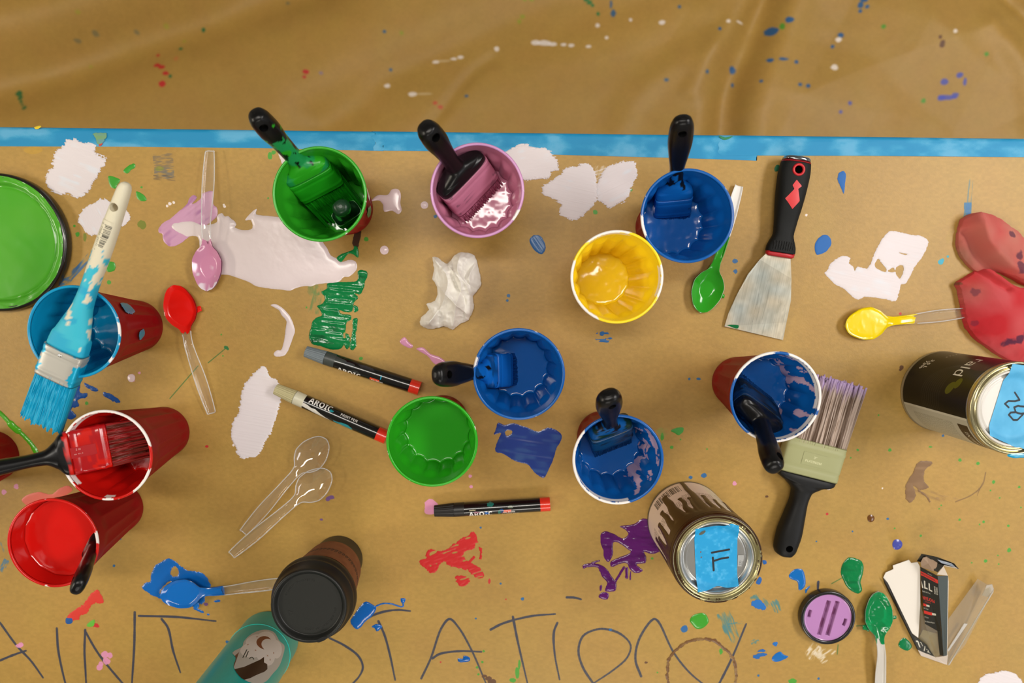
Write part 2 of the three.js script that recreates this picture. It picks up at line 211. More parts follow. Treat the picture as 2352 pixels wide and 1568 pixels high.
{
  const perM = 2600, w = 2000, h = 1890, base = [170, 135, 66];
  const left = kraft(w, h, perM, -0.769, EDGE - 0.02, base, marks), right = kraft(w, h, perM, 0, EDGE - 0.02, base, marks);
  const q = RIM * PI / 2, half = (x0, x1, t0) => gridGeo(60, 70, (i, j) => { const s = j < 0.05 ? lerp(-0.03, 0, j / 0.05) : j < 0.12 ? lerp(0, q, (j - 0.05) / 0.07) : lerp(q, TD - 0.012, (j - 0.12) / 0.88), [y, zz] = overEdge(s); return [lerp(x0, x1, i), y, zz]; }, (i, j) => { const s = j < 0.05 ? lerp(-0.03, 0, j / 0.05) : j < 0.12 ? lerp(0, q, (j - 0.05) / 0.07) : lerp(q, TD - 0.012, (j - 0.12) / 0.88), zz = max(overEdge(s)[1], EDGE - 0.015); return [(lerp(x0, x1, i) - t0) * perM / w, 1 - (zz - EDGE + 0.02) * perM / h]; });
  const geo = mergeGeometries([half(-TW, 0, -0.769), half(0, TW, 0)], true);
  const grain = tex(canvas(512, 512, (g) => { const im = g.createImageData(512, 512); for (let i = 0; i < 512 * 512; i++) { const x = i % 512, y = i >> 9, v = 128 + 60 * noise(x / 9, y / 9, 2) + 50 * noise(x / 3, y / 4, 4); im.data.set([v, v, v, 255], i * 4); } g.putImageData(im, 0, 0); }), false, THREE.RepeatWrapping); grain.repeat.set(6, 6);
  const mat = (map) => M(0xffffff, 0.47, { map, bumpMap: grain, bumpScale: 0.0001, specularIntensity: 0.9 });
  single('kraft_paper', 'brown kraft paper covering the table, with handwriting and paint marks', 'paper', geo, [mat(left), mat(right)]);
}
// floor paper: creases are [points, height, half width, sharpness]; a positive height is a ridge
{
  const FL = (pts) => pts.map(([u, v]) => { const p = P(u, v, -TABLE); return [p.x, p.z]; });
  const folds = [[[[-60, 235], [200, 160], [450, 75], [760, -30]], -0.055, 0.09], [[[-60, 130], [200, 60], [500, -20]], 0.025, 0.1], [[[760, 300], [950, 195], [1200, 90], [1560, -30]], -0.028, 0.07], [[[980, 330], [1090, 190], [1130, 160]], -0.006, 0.018], [[[900, 240], [1180, 105], [1500, -20]], 0.012, 0.05], [[[1560, 235], [1620, 130], [1700, 30]], 0.010, 0.03], [[[1640, 330], [1652, 230], [1700, 120], [1745, -20]], -0.045, 0.05], [[[1690, 330], [1700, 230], [1745, 120], [1790, -20]], 0.012, 0.06], [[[2215, -10], [2280, 60], [2370, 160]], -0.016, 0.03], [[[2240, -30], [2320, 70], [2390, 130]], 0.014, 0.03], [[[2200, 100], [2270, 200], [2290, 330]], 0.012, 0.035], [[[1400, 330], [1450, 240], [1600, 140]], 0.008, 0.04]].map(([p, hh, w]) => [smoothLine(FL(p), 24), hh, w]);
  const x0 = -1.35, x1 = 1.35, z0 = -1.15, z1 = 0.35;
  const tri = (q) => abs(q - 2 * floor(q / 2) - 1), ways = [[0.35, 0.31, 0.2, 1], [1.15, 0.42, 0.7, 1], [2.2, 0.27, 1.3, 1], [2.75, 0.5, 0.4, 0.6], [1.75, 0.19, 1.7, 0.8]];
  const crumple = (x, zz) => { const k = 0.22 + 0.78 * step(0.05, 0.55, x), X = x + 0.05 * noise(x * 3, zz * 3, 2), Y = zz + 0.05 * noise(x * 3, zz * 3, 7); let s = 0; for (const [a, l, ph, w] of ways) s += w * l * 0.05 * tri((X * cos(a) + Y * sin(a)) / l * 2 + ph) * (0.6 + 0.4 * noise(X * 2.2 + l * 40, Y * 2.2, 4)); return s * k; };
  const rise = (x, zz) => { let y = 0.075 + 0.012 * fbm(x * 2.2, zz * 2.2, 4); for (const [l, hh, w] of folds) { const d = lineDist(l, x, zz); if (d < w * 3) y += hh * exp(-(d * d) / (w * w) * 1.6); } return y + 0.0016 * fbm(x * 14, zz * 14, 9) + crumple(x, zz); };
  const perM = 740, w = 2000, h = 1112;
  const D = (g, k, list, color, alpha = 0.9) => { for (const [x, y, r, ry] of list) { const [[u, v]] = Z(...CROP[k], [x, y]), p = P(u, v, -TABLE), s = 0.85 / CROP[k][2] / 1005; g.globalAlpha = alpha * 0.9; g.fillStyle = color; g.beginPath(); for (let i = 0; i < 14; i++) { const t = i / 14 * 2 * PI, q = 1 + 0.2 * noise(x + 2 * cos(t), y + 2 * sin(t)); g.lineTo(p.x + cos(t) * r * q * s, p.z + sin(t) * (ry ?? r) * q * s); } g.fill(); } g.globalAlpha = 1; };
  const map = kraft(w, h, perM, x0, z0, [158, 124, 60], (g) => {  // same kraft as the table, base colour darkened to imitate dimmer floor light
    D(g, 'F1', [[1150, 500, 30, 16], [1185, 515, 30, 16], [1222, 563, 24, 15], [1208, 637, 26, 24], [2140, 568, 22, 18], [2130, 600, 16, 10], [1132, 420, 14, 12]], '#b01622'); D(g, 'F1', [[1270, 455, 20, 18]], '#b8623a', 0.6);
    D(g, 'F1', [[205, 665, 26, 24], [225, 700, 18, 22], [243, 730, 13, 16], [262, 755, 9, 12], [288, 778, 18, 16], [1282, 378, 16, 13], [1255, 585, 14, 14], [1420, 243, 16, 18]], '#1d5a33', 0.9); D(g, 'F1', [[690, 190, 16, 14], [1182, 225, 18, 18], [672, 485, 15, 13], [338, 75, 24, 22], [1295, 320, 14, 12]], '#8a8a24', 0.7);
    D(g, 'F1', [[750, 295, 22, 20], [993, 270, 18, 18], [630, 340, 24, 14], [1968, 55, 18, 16]], '#56594a', 0.55); D(g, 'F1', [[2235, 572, 14, 12]], '#7a6a90', 0.8);
    D(g, 'F2', [[1260, 365, 36, 20], [1320, 370, 50, 22], [1370, 380, 34, 16], [1440, 385, 22, 12], [1490, 392, 22, 14], [1600, 403, 20, 12], [1008, 405, 19, 19], [2070, 250, 24, 17], [300, 640, 24, 17], [465, 703, 34, 17], [615, 485, 28, 12], [730, 467, 26, 10], [775, 457, 22, 13], [1715, 345, 13, 13], [1660, 258, 16, 18], [1870, 228, 12, 14]], '#d9d2d2', 0.92); D(g, 'F2', [[660, 478, 60, 7], [540, 700, 60, 8]], '#cfc4b4', 0.5);
    D(g, 'F2', [[1590, 78, 20, 22], [1610, 102, 20, 16], [1630, 122, 12, 12], [1665, 178, 12, 16]], '#1f6a3c', 0.9); D(g, 'F2', [[1762, 178, 20, 26], [1748, 120, 10, 30], [2180, 150, 12, 14], [2088, 628, 18, 12], [290, 305, 14, 12], [815, 718, 15, 10], [322, 535, 14, 12], [2340, 585, 14, 14]], '#1d4f86', 0.85);
    D(g, 'F2', [[1190, 85, 16, 14], [1235, 85, 18, 16], [1178, 190, 18, 16], [1155, 222, 14, 16], [398, 312, 13, 16], [525, 0, 16, 10]], '#7c8f22', 0.8); D(g, 'F2', [[615, 760, 18, 14], [645, 785, 20, 14]], '#b5432c', 0.9);
    D(g, 'F3', [[440, 330, 44, 32], [1055, 125, 34, 26], [1030, 165, 20, 26], [1072, 178, 16, 14], [1028, 205, 14, 14], [195, 575, 30, 28], [410, 545, 26, 16], [590, 555, 18, 14], [905, 362, 26, 18], [848, 440, 16, 14], [665, 718, 18, 16], [610, 710, 18, 12], [545, 270, 34, 22], [495, 540, 40, 12], [75, 330, 14, 14], [345, 690, 14, 12], [195, 680, 10, 18]], '#0d4a92', 0.88);
    D(g, 'F3', [[1580, 690, 32, 24], [1680, 648, 26, 20], [1610, 790, 66, 18], [1570, 795, 30, 22], [1660, 778, 30, 22], [1720, 690, 14, 30], [945, 835, 16, 16], [885, 892, 14, 14]], '#3a45a8', 0.9); D(g, 'F3', [[1405, 5, 24, 20], [500, 310, 18, 26], [1172, 318, 18, 17], [1840, 515, 16, 16], [1450, 812, 20, 20], [2345, 150, 12, 18]], '#3d8a26', 0.9);
    D(g, 'F3', [[890, 392, 24, 20], [850, 588, 27, 22], [2175, 185, 30, 22], [1622, 368, 17, 16], [135, 277, 18, 14], [225, 270, 36, 8]], '#e2dad6', 0.92); D(g, 'F3', [[1540, 450, 20, 30], [1525, 405, 14, 14], [815, 72, 22, 18]], '#4b2a18', 0.9);
  });
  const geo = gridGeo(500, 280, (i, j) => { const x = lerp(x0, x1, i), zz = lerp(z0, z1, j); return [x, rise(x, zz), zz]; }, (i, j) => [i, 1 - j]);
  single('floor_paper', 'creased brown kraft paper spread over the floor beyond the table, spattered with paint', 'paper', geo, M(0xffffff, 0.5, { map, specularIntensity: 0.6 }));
}
// ---------------------------------------------------------------- blue masking tape along the far edge
{
  const mottle = (seed) => tex(canvas(2048, 128, (g) => { const im = g.createImageData(2048, 128); for (let i = 0; i < 2048 * 128; i++) { const x = i % 2048, y = i >> 11, n = clamp(0.5 + 0.9 * fbm(x / 120 + seed, y / 60 + seed, 1, 4) + 0.18 * (hash(x, y, 3) - 0.5), 0, 1), k = step(0.3, 0.95, n); im.data.set([lerp(10, 84, k), lerp(134, 164, k), lerp(184, 204, k), 255], i * 4); } g.putImageData(im, 0, 0); }));
  const rows = [[-TW, 886, [[-200, 336], [0, 336], [300, 337], [600, 340], [886, 347]], 0.00015, 'strip of blue masking tape along the left stretch of the table edge'], [858, 1742, [[858, 346], [1000, 347], [1300, 356], [1560, 363], [1742, 369]], 0.0004, 'middle strip of blue masking tape, behind the pink and blue cups'], [1655, TW, [[1655, 357], [2000, 358], [2352, 361], [2560, 362]], 0.00065, 'blue masking tape strip on the table edge, behind the putty knife and rags']];
  rows.forEach(([a, b, low, lift, label], n) => {
    const X0 = n === 0 ? a : P(a, 340).x, X1 = n === 2 ? b : P(b, 365).x, zLow = (x) => { const pts = low.map(([u, v]) => P(u, v)); for (let i = 1; i < pts.length; i++) if (x <= pts[i].x || i === pts.length - 1) return lerp(pts[i - 1].z, pts[i].z, (x - pts[i - 1].x) / (pts[i].x - pts[i - 1].x)); };
    const q = RIM * PI / 2, geo = gridGeo(240, 26, (i, j) => {
      let x = lerp(X0, X1, i); const w = zLow(x) - EDGE - RIM + q, s = j < 0.12 ? lerp(-0.012, 0, j / 0.12) : j < 0.5 ? lerp(0, q, (j - 0.12) / 0.38) : lerp(q, w, (j - 0.5) / 0.5);
      if (n && i === 0) x += 0.004 * noise(j * 9, n); if (n < 2 && i === 1) x += 0.003 * noise(j * 12, n + 5) - 0.004 * j;
      const wave = s > q && j < 0.999 ? max(0, 0.0005 * (fbm(x * 22, s * 70, n * 3) + 0.25)) : 0, [y, zz] = overEdge(s, lift + wave); return [x, y, zz];
    });
    single('masking_tape', label, 'tape', geo, M(0xffffff, 0.62, { map: mottle(n * 31) }));
  });
}
// ---------------------------------------------------------------- paint spilled and brushed on the paper
// polygons in photograph pixels; o: color, t thickness, edge softness, rag raggedness, dir brush direction, streak ridge depth, holes, color2
function splat(name, label, polys, o) {
  const toM = (p) => p.map(([u, v]) => { const q = P(u, v); return [q.x, q.z]; });
  const k = o.smooth ?? 4, loops = polys.map((p) => smoothLoop(toM(p), k)), holes = (o.holes ?? []).map((p) => smoothLoop(toM(p), 3)), lines = (o.lines ?? []).map(([p, w]) => [smoothLine(toM(p), 24), w / 1936]);
  let x0 = 9, x1 = -9, z0 = 9, z1 = -9; for (const l of [...loops, ...lines.map((a) => a[0])]) for (const [x, y] of l) { x0 = min(x0, x); x1 = max(x1, x); z0 = min(z0, y); z1 = max(z1, y); }
  const m = 0.006; x0 -= m; x1 += m; z0 -= m; z1 += m; const cx = (x0 + x1) / 2, cz = (z0 + z1) / 2, size = max(x1 - x0, z1 - z0), cell = o.cell ?? clamp(size / 190, 0.00035, 0.0008);
  const t = o.t ?? 0.0006, edge = o.edge ?? 0.0012, rag = o.rag ?? 0.0004, rf = o.ragF ?? 420, a = (o.dir ?? 0) * PI / 180, ca = cos(a), sa = sin(a), seed = polys[0]?.[0]?.[0] ?? 3;
  const along = (x, y) => [x * ca + y * sa, -x * sa + y * ca];
  const field = (x, y) => { let s = -1; for (const l of loops) s = max(s, polyDist(l, x, y)); for (const [l, w] of lines) s = max(s, w / 2 - lineDist(l, x, y)); for (const q of holes) s = min(s, -polyDist(q, x, y)); if (s < -0.005) return s; const [p, q] = along(x, y); s += rag * (0.8 * noise(x * rf, y * rf, seed) + 0.7 * noise(x * rf * 2.3, y * rf * 2.3, seed + 3)); if (o.dry) s += o.dry * (0.8 * noise(p * 90, q * 700, seed + 1) + 0.5 * noise(p * 160, q * 1500, seed + 8)) * exp(-max(0, s) / 0.005) ; if (o.gaps) s = min(s, (noise(p * 90, q * 520, seed + 4) + 0.6 * noise(x * 300, y * 300, seed) + 1 - o.gaps * (1 + 0.8 * exp(-max(0, s) / 0.006))) * 0.002); return s; };
  const hgt = (x, y, s) => { const [p, q] = along(x, y); let hh = t * (1 - exp(-max(0, s) / edge)); const r = 1 - exp(-max(0, s) / (edge * 1.5)); hh += r * (o.streak ?? 0) * noise(p * (o.sa ?? 35), q * (o.sf ?? 480), seed) + r * (o.bump ?? 0) * fbm(x * 160, y * 160, seed); return max(hh, 0.00004) + 0.0002 + (o.lift ?? 0); };
  const g = fieldMesh(x0, z0, x1, z1, cell, field, hgt).translate(-cx, 0, -cz);
  const c1 = lin(o.color), c2 = lin(o.color2 ?? o.color), c = new THREE.Color();
  paintVerts(g, (x, y, zz) => { const [p, q] = along(x + cx, zz + cz); const n = step(o.mixLo ?? -0.1, o.mixHi ?? 0.7, o.color2 ? 0.6 * noise(p * 70, q * (o.mixF ?? 260), seed + 6) + 0.5 * fbm((x + cx) * 60, (zz + cz) * 60, seed + 2) : -1); return c.copy(c1).lerp(c2, n); });
  return single(name, label, 'paint', g, VC(o.rough ?? 0.6, o.coat ? { clearcoat: o.coat, clearcoatRoughness: 0.08 } : {}), new THREE.Vector3(cx, TABLE, cz), o.group);
}
const WHITE = '#ddd5d7', PALE = '#dccfcf', BLUE = '#0a5aa8', GREEN = '#08843f', LEAF = '#3f9a30';
const dryWhite = { color: WHITE, color2: '#dadde4', t: 0.0008, edge: 0.0012, rag: 0.0010, ragF: 700, dry: 0.0022, streak: 0.00012, sf: 900, rough: 0.6, mixLo: 0.2, mixHi: 0.9 };
splat('paint_dab', 'white paint dab brushed over the blue tape at the far left', [z('S', 1440, 330, 1500, 220, 1640, 230, 1690, 195, 1780, 230, 1880, 250, 1950, 270, 2030, 250, 2110, 300, 2165, 350, 2145, 400, 2150, 480, 2230, 540, 2400, 640, 2400, 690, 2290, 850, 2200, 1000, 2150, 1120, 2080, 1160, 2060, 1280, 1980, 1380, 1860, 1480, 1720, 1530, 1640, 1470, 1560, 1410, 1430, 1440, 1290, 1430, 1180, 1370, 1080, 1290, 1030, 1210, 1025, 1080, 1070, 960, 1150, 860, 1190, 840, 1180, 740, 1210, 600, 1250, 480, 1310, 400)], { ...dryWhite, t: 0.0011, dir: 20, smooth: 2 });
splat('paint_dab', 'white paint dab crossed by the wooden brush handle', [z('A', 845, 890, 900, 850, 960, 855, 1010, 880, 1060, 930, 1130, 945, 1175, 1005, 1130, 1080, 1060, 1110, 960, 1160, 900, 1165, 830, 1180, 760, 1130, 740, 1090, 700, 1060, 730, 980, 770, 920)], { ...dryWhite, dir: 60, smooth: 2 });
splat('paint_dab', 'white paint dab brushed onto the tape beside the pink cup', [z('C', 40, 380, 70, 355, 140, 320, 230, 305, 300, 330, 400, 340, 430, 380, 470, 430, 475, 500, 430, 520, 410, 575, 330, 575, 210, 585, 120, 560, 60, 480)], { ...dryWhite, t: 0.0014, dir: -10, dry: 0.0022 });
splat('paint_dab', 'broad white paint dab with a tapering foot, between the pink and yellow cups', [z('C', 355, 660, 370, 620, 450, 570, 510, 520, 530, 490, 600, 480, 700, 455, 750, 500, 770, 560, 775, 620, 780, 720, 760, 760, 700, 830, 610, 890, 560, 880, 490, 850, 490, 800, 500, 765, 420, 720, 360, 690)], { ...dryWhite, dir: 12 });
splat('paint_dab', 'white paint dab left of the tall blue cup, slanting up to the right', [z('C', 770, 620, 810, 540, 850, 490, 940, 450, 1050, 435, 1085, 500, 1080, 560, 1040, 640, 1000, 740, 930, 770, 880, 800, 830, 770, 790, 740, 770, 690)], { ...dryWhite, dir: -25, dry: 0.002 });
splat('paint_patch', 'angular white paint patch left of the red rags, with bare spots', [z('D', 760, 600, 800, 598, 950, 630, 980, 630, 1035, 660, 1040, 690, 1000, 780, 940, 860, 880, 975, 845, 985, 830, 1040, 805, 1105, 740, 1090, 580, 1070, 540, 1090, 500, 1075, 430, 1010, 370, 980, 320, 930, 290, 900, 320, 870, 330, 840, 420, 775, 480, 790, 470, 830, 500, 850, 510, 890, 530, 850, 600, 870, 640, 790, 680, 700, 720, 640)], { ...dryWhite, smooth: 2, rag: 0.0005, dry: 0.0006, dir: 12, holes: [z('D', 655, 850, 680, 795, 705, 830, 740, 870, 735, 890, 690, 880), z('D', 820, 850, 860, 845, 860, 890, 835, 940, 800, 890), z('D', 750, 885, 790, 860, 800, 890, 770, 895), z('D', 830, 752, 890, 765, 860, 768)] });
splat('paint_dab', 'long white paint dab beside the beige capped pen', [z('G', 330, 600, 370, 580, 410, 610, 420, 650, 490, 690, 510, 760, 515, 870, 490, 950, 460, 1050, 440, 1110, 390, 1190, 330, 1300, 220, 1325, 160, 1290, 150, 1250, 115, 1160, 120, 1040, 150, 990, 170, 960, 190, 820, 200, 770, 250, 680)], { ...dryWhite, dir: 10, dry: 0.0022, rag: 0.0009 });
splat('paint_dab', 'white paint dab at the near right corner', [z('L', 1920, 1390, 1980, 1320, 2100, 1280, 2200, 1270, 2300, 1330, 2330, 1400, 2300, 1500, 1950, 1500)], { ...dryWhite, dir: 20 });
splat('paint_smear', 'lilac paint smear under the pink smeared clear spoon', [z('Q', 105, 815, 150, 750, 220, 710, 300, 640, 395, 555, 410, 510, 455, 470, 490, 490, 470, 525, 440, 560, 480, 545, 530, 500, 540, 460, 570, 445, 650, 430, 655, 560, 690, 600, 690, 680, 600, 760, 440, 870, 400, 895, 330, 950, 240, 985, 180, 960, 150, 910, 145, 860, 110, 845)], { color: '#c796b4', color2: '#a9739f', t: 0.0005, dir: -38, streak: 0.00018, sf: 420, rough: 0.3, rag: 0.0002, mixLo: 0.1 });
splat('paint_puddle', 'large pale pink paint puddle spreading under the green cup', [[...z('Q', 230, 790, 250, 750, 320, 735, 420, 725, 500, 745, 560, 770, 690, 740, 690, 680, 740, 650, 770, 685, 800, 680, 830, 705, 870, 735, 885, 770, 870, 790, 920, 815, 980, 822, 1045, 800, 1030, 720, 970, 725, 1000, 680, 1090, 605, 1080, 660, 1110, 670, 1220, 680, 1307, 690), [690, 500], [730, 530], ...z('R', 640, 90, 690, 160, 730, 240, 800, 280, 850, 320, 920, 305, 960, 295, 1020, 310, 1045, 350, 1040, 410, 1000, 460, 940, 500, 890, 500, 840, 550, 790, 570, 680, 575, 560, 590, 500, 612, 400, 612, 300, 640, 245, 665, 120, 650, 0, 640), ...z('Q', 1150, 1395, 1080, 1380, 1020, 1345, 930, 1310, 810, 1270, 740, 1265, 650, 1250, 560, 1230, 520, 1040, 500, 890, 430, 880, 390, 890, 330, 860, 270, 830)]], { color: PALE, t: 0.0016, edge: 0.0022, rag: 0.0002, rough: 0.22, smooth: 3, bump: 0.00008 });
splat('paint_stroke', 'thick wet dark green brush strokes below the pale pink puddle', [z('R', 690, 580, 790, 565, 900, 560, 1040, 550, 1060, 500, 1050, 440, 1100, 415, 1165, 440, 1170, 490, 1140, 560, 1130, 620, 1080, 715, 1020, 695, 1060, 750, 1010, 805, 1000, 850, 980, 915, 900, 920, 830, 900, 850, 940, 975, 965, 970, 1020, 920, 1050, 905, 1150, 880, 1190, 940, 1260, 890, 1310, 850, 1360, 760, 1375, 600, 1330, 500, 1300, 470, 1210, 490, 1120, 510, 1040, 560, 990, 620, 960, 600, 890, 560, 850, 630, 820, 660, 750, 620, 680, 680, 640), z('R', 1005, 1000, 1050, 1000, 1045, 1100, 1030, 1200, 1035, 1330, 990, 1380, 955, 1340, 970, 1250, 990, 1150), z('R', 905, 1180, 950, 1200, 950, 1340, 925, 1370, 890, 1310), z('R', 1010, 840, 1060, 870, 1060, 900, 1015, 925)], { color: '#08773e', color2: '#0b4a2a', t: 0.0013, edge: 0.0014, dir: 5, streak: 0.0009, sa: 26, sf: 330, bump: 0.0004, rough: 0.16, rag: 0.0004, mixLo: 0.15, mixHi: 0.9, cell: 0.0005, holes: [z('R', 900, 1180, 885, 1200, 890, 1235, 905, 1230)] });
splat('paint_drip', 'forked dark green paint drip at the foot of the green cup', [z('R', 1000, 170, 1015, 125, 1050, 140, 1060, 270, 1000, 230, 950, 220, 900, 270, 850, 325, 800, 275, 860, 225, 930, 200)], { color: GREEN, t: 0.0012, edge: 0.001, bump: 0.0004, rough: 0.16, rag: 0.0002 });
splat('paint_stain', 'dark brown dried dribble reaching from the green cup', [z('R', 1030, -80, 1090, -60, 1080, 60, 1050, 150, 1010, 140, 990, 90, 1010, 0)], { color: '#3c2412', t: 0.0002, rough: 0.4, rag: 0.0004 });
splat('paint_blob', 'pale pink paint blob right of the green cup', [z('B', 1050, 745, 1100, 700, 1180, 695, 1210, 655, 1260, 655, 1280, 700, 1275, 760, 1285, 820, 1260, 845, 1215, 820, 1150, 825, 1140, 770, 1110, 740)], { color: '#e8d0d2', t: 0.0014, edge: 0.0015, rag: 0.0001, rough: 0.18 });
const drop = (name, label, u, v, r, color, extra = {}) => splat(name, label, [Array.from({ length: 9 }, (_, i) => { const t = i / 9 * 2 * PI, q = r * (1 + 0.06 * noise(u + i, v)); return [u + q * cos(t), v + q * sin(t)]; })], { color, t: min(0.0022, r * 0.00013), edge: r / 1936 * 0.6, rag: 0.00005, rough: 0.18, cell: 0.00035, ...extra });
drop('paint_drop', 'round pale pink paint drop left of the pink cup', 975, 471, 8.5, '#e8d3d6');
drop('paint_drop', 'round pale pink paint drop above and left of the crumpled tissue', 883, 574, 10, '#e8d3d6');
drop('paint_drop', 'round pale pink paint drop between the light blue cup and the red spoon', 302, 868, 9, '#e6cfd0');
drop('paint_drop', 'round violet paint drop above the open brush package', 2061, 1250, 12, '#4a52a6');
drop('paint_drop', 'round brown paint drop right of the large flat brush handle', 2000, 1190, 8.5, '#6b4420');
splat('paint_streak', 'curved pale pink paint streak like a crescent', [z('R', 10, 840, 50, 825, 110, 845, 200, 920, 260, 1010, 300, 1150, 280, 1220, 190, 1430, 130, 1455, 60, 1450, 45, 1420, 90, 1380, 130, 1380, 170, 1270, 190, 1110, 200, 1030, 140, 960, 110, 900, 50, 865)], { color: PALE, t: 0.001, edge: 0.0014, rag: 0.00015, rough: 0.25 });
splat('paint_streak', 'wet pink paint streak beside the blue cup whose brush points left', [z('G', 1490, 370, 1530, 335, 1560, 370, 1600, 410, 1580, 425, 1510, 395), z('G', 1625, 430, 1680, 420, 1740, 470, 1820, 500, 1875, 550, 1850, 570, 1770, 550, 1720, 490)], { color: '#cf8fb0', t: 0.0009, edge: 0.001, rag: 0.0002, rough: 0.18 });
splat('paint_smear', 'indigo blue paint smear right of the cup full of green paint', [z('H', 625, 830, 640, 785, 680, 800, 750, 790, 850, 820, 930, 850, 1000, 820, 1090, 860, 1098, 900, 1060, 970, 1040, 1040, 1000, 1130, 970, 1180, 930, 1165, 890, 1130, 860, 1090, 760, 1060, 680, 1010, 620, 990, 640, 910, 660, 860, 610, 870)], { color: '#27408e', color2: '#3b5b98', t: 0.0006, edge: 0.0012, dir: 8, streak: 0.00045, sf: 240, sa: 20, rough: 0.2, rag: 0.0005, holes: [z('H', 690, 850, 735, 838, 740, 860, 700, 880)] });
splat('paint_dab', 'oval blue thumbprint of paint between the tissue and the yellow cup', [z('C', 258, 1040, 290, 1008, 340, 1015, 370, 1060, 380, 1110, 350, 1155, 300, 1130, 265, 1080)], { color: '#1c5c98', color2: '#6d94b4', t: 0.0004, dir: 55, streak: 0.0003, sf: 700, rough: 0.3, rag: 0.0003, mixLo: 0.2 });
splat('paint_dab', 'small blue paint print below the yellow cup', [z('H', 1335, 150, 1390, 130, 1440, 145, 1480, 190, 1440, 200, 1420, 225, 1370, 215, 1345, 190)], { color: '#1a5f9a', t: 0.0003, gaps: 0.8, rag: 0.0012, rough: 0.4 });
splat('paint_dab', 'tapered blue paint dab right of the putty knife handle', [z('D', 395, 185, 430, 165, 447, 190, 440, 260, 432, 330, 410, 280, 388, 230)], { color: '#0d61ad', t: 0.0004, rag: 0.0004 });
splat('paint_dab', 'round blue paint dab right of the putty knife blade', [z('D', 222, 700, 250, 650, 290, 625, 330, 640, 342, 690, 310, 740, 260, 765, 235, 765)], { color: '#0d61ad', t: 0.0006, rag: 0.0003 });
splat('paint_smear', 'red paint smear left of the purple splash', [z('O', 245, 425, 300, 380, 330, 320, 420, 330, 490, 320, 570, 260, 640, 210, 700, 185, 720, 160, 750, 170, 765, 230, 740, 310, 660, 340, 650, 380, 700, 430, 780, 480, 830, 550, 810, 580, 740, 560, 690, 510, 620, 490, 500, 460, 480, 430, 430, 450, 400, 520, 350, 530, 300, 490), z('O', 570, 565, 640, 555, 700, 590, 690, 625, 630, 655, 590, 620)], { color: '#c41417', t: 0.0004, gaps: 0.3, rag: 0.0013, dir: -20, streak: 0.0001, rough: 0.45, lines: [[z('O', 760, 240, 800, 330, 800, 400), 5], [z('O', 700, 430, 740, 390), 6]] });
splat('paint_splash', 'wet purple paint splash left of the brown stained can', [[...z('O', 2260, 40, 2180, 90, 2050, 112, 2100, 140, 2130, 180, 2080, 220, 2000, 180, 1920, 155, 1885, 175, 1880, 260, 1905, 330, 1910, 390, 1950, 430, 1990, 360, 1990, 300, 2000, 250, 2060, 270, 2100, 300, 2150, 340, 2050, 390, 1970, 430, 1975, 475, 2050, 450, 2110, 440, 2140, 490, 2190, 530, 2260, 510, 2200, 450, 2280, 440, 2290, 390, 2270, 340, 2340, 360, 2420, 330, 2480, 250, 2450, 120)], z('O', 1715, 465, 1740, 450, 1860, 450, 1930, 490, 1970, 550, 2020, 620, 2010, 690, 1920, 690, 1940, 620, 1890, 560, 1850, 480, 1760, 480, 1725, 490), z('O', 1860, 745, 1890, 705, 1950, 715, 1940, 770), z('O', 1875, 640, 1890, 640, 1885, 690, 1872, 690)], { color: '#5b1a68', color2: '#4a1556', t: 0.0011, edge: 0.0013, bump: 0.0005, streak: 0.0002, rough: 0.15, rag: 0.0005, lines: [[z('O', 2090, 480, 2010, 610), 6], [z('O', 2115, 490, 2115, 570), 7], [z('O', 2150, 520, 2145, 590), 3], [z('O', 1800, 440, 1865, 420), 4]] });
splat('paint_splash', 'dark blue paint splash under the light blue brush tips', [z('E', 600, 1100, 700, 1080, 722, 1110, 720, 1180, 790, 1190, 780, 1220, 700, 1250, 710, 1300, 640, 1330, 690, 1390, 650, 1420, 560, 1400, 520, 1380, 500, 1250), z('E', 750, 1090, 800, 1110, 890, 1160, 860, 1172, 790, 1140), z('E', 925, 1185, 960, 1180, 1080, 1250, 1082, 1275, 1000, 1250, 940, 1215)], { color: '#0b4a94', t: 0.0005, rag: 0.0006, bump: 0.0003, rough: 0.3, holes: [z('E', 650, 1235, 670, 1235, 668, 1252, 650, 1250)] });
splat('paint_drip', 'bright green paint drip at the left edge beside the red cups', [], { lines: [[z('F', -30, 175, 20, 215, 70, 270, 115, 310, 160, 350, 220, 420, 252, 480), 10], [z('F', 70, 270, 95, 295, 120, 315), 16], [z('F', 225, 430, 250, 475), 12]], color: '#4fae22', t: 0.0016, edge: 0.0016, rag: 0.0002, rough: 0.2 });
splat('paint_smear', 'salmon red paint smear behind the lower red cup', [z('F', 145, 775, 180, 745, 260, 725, 340, 740, 400, 700, 460, 683, 485, 710, 440, 745, 360, 790, 240, 830, 170, 808)], { color: '#dc6a58', t: 0.0003, rough: 0.4, rag: 0.0004 });
splat('paint_puddle', 'bright blue paint puddle under the blue filled spoon', [z('N', 1370, 545, 1400, 500, 1450, 480, 1460, 420, 1500, 330, 1560, 290, 1620, 258, 1680, 280, 1800, 370, 1950, 400, 2010, 470, 2030, 540, 1985, 620, 1965, 690, 1900, 700, 1850, 725, 1800, 690, 1740, 685, 1600, 660, 1480, 620, 1420, 580), z('N', 2060, 675, 2120, 658, 2125, 678), z('N', 1870, 735, 1970, 775, 1960, 785, 1880, 755), z('N', 1990, 795, 2025, 795, 2020, 812)], { color: '#0d62b4', t: 0.0007, rag: 0.0008, bump: 0.0002, rough: 0.25, holes: [z('N', 1640, 400, 1680, 335, 1722, 370, 1712, 430, 1660, 432), z('N', 1540, 600, 1580, 520, 1650, 475, 1590, 560)] });
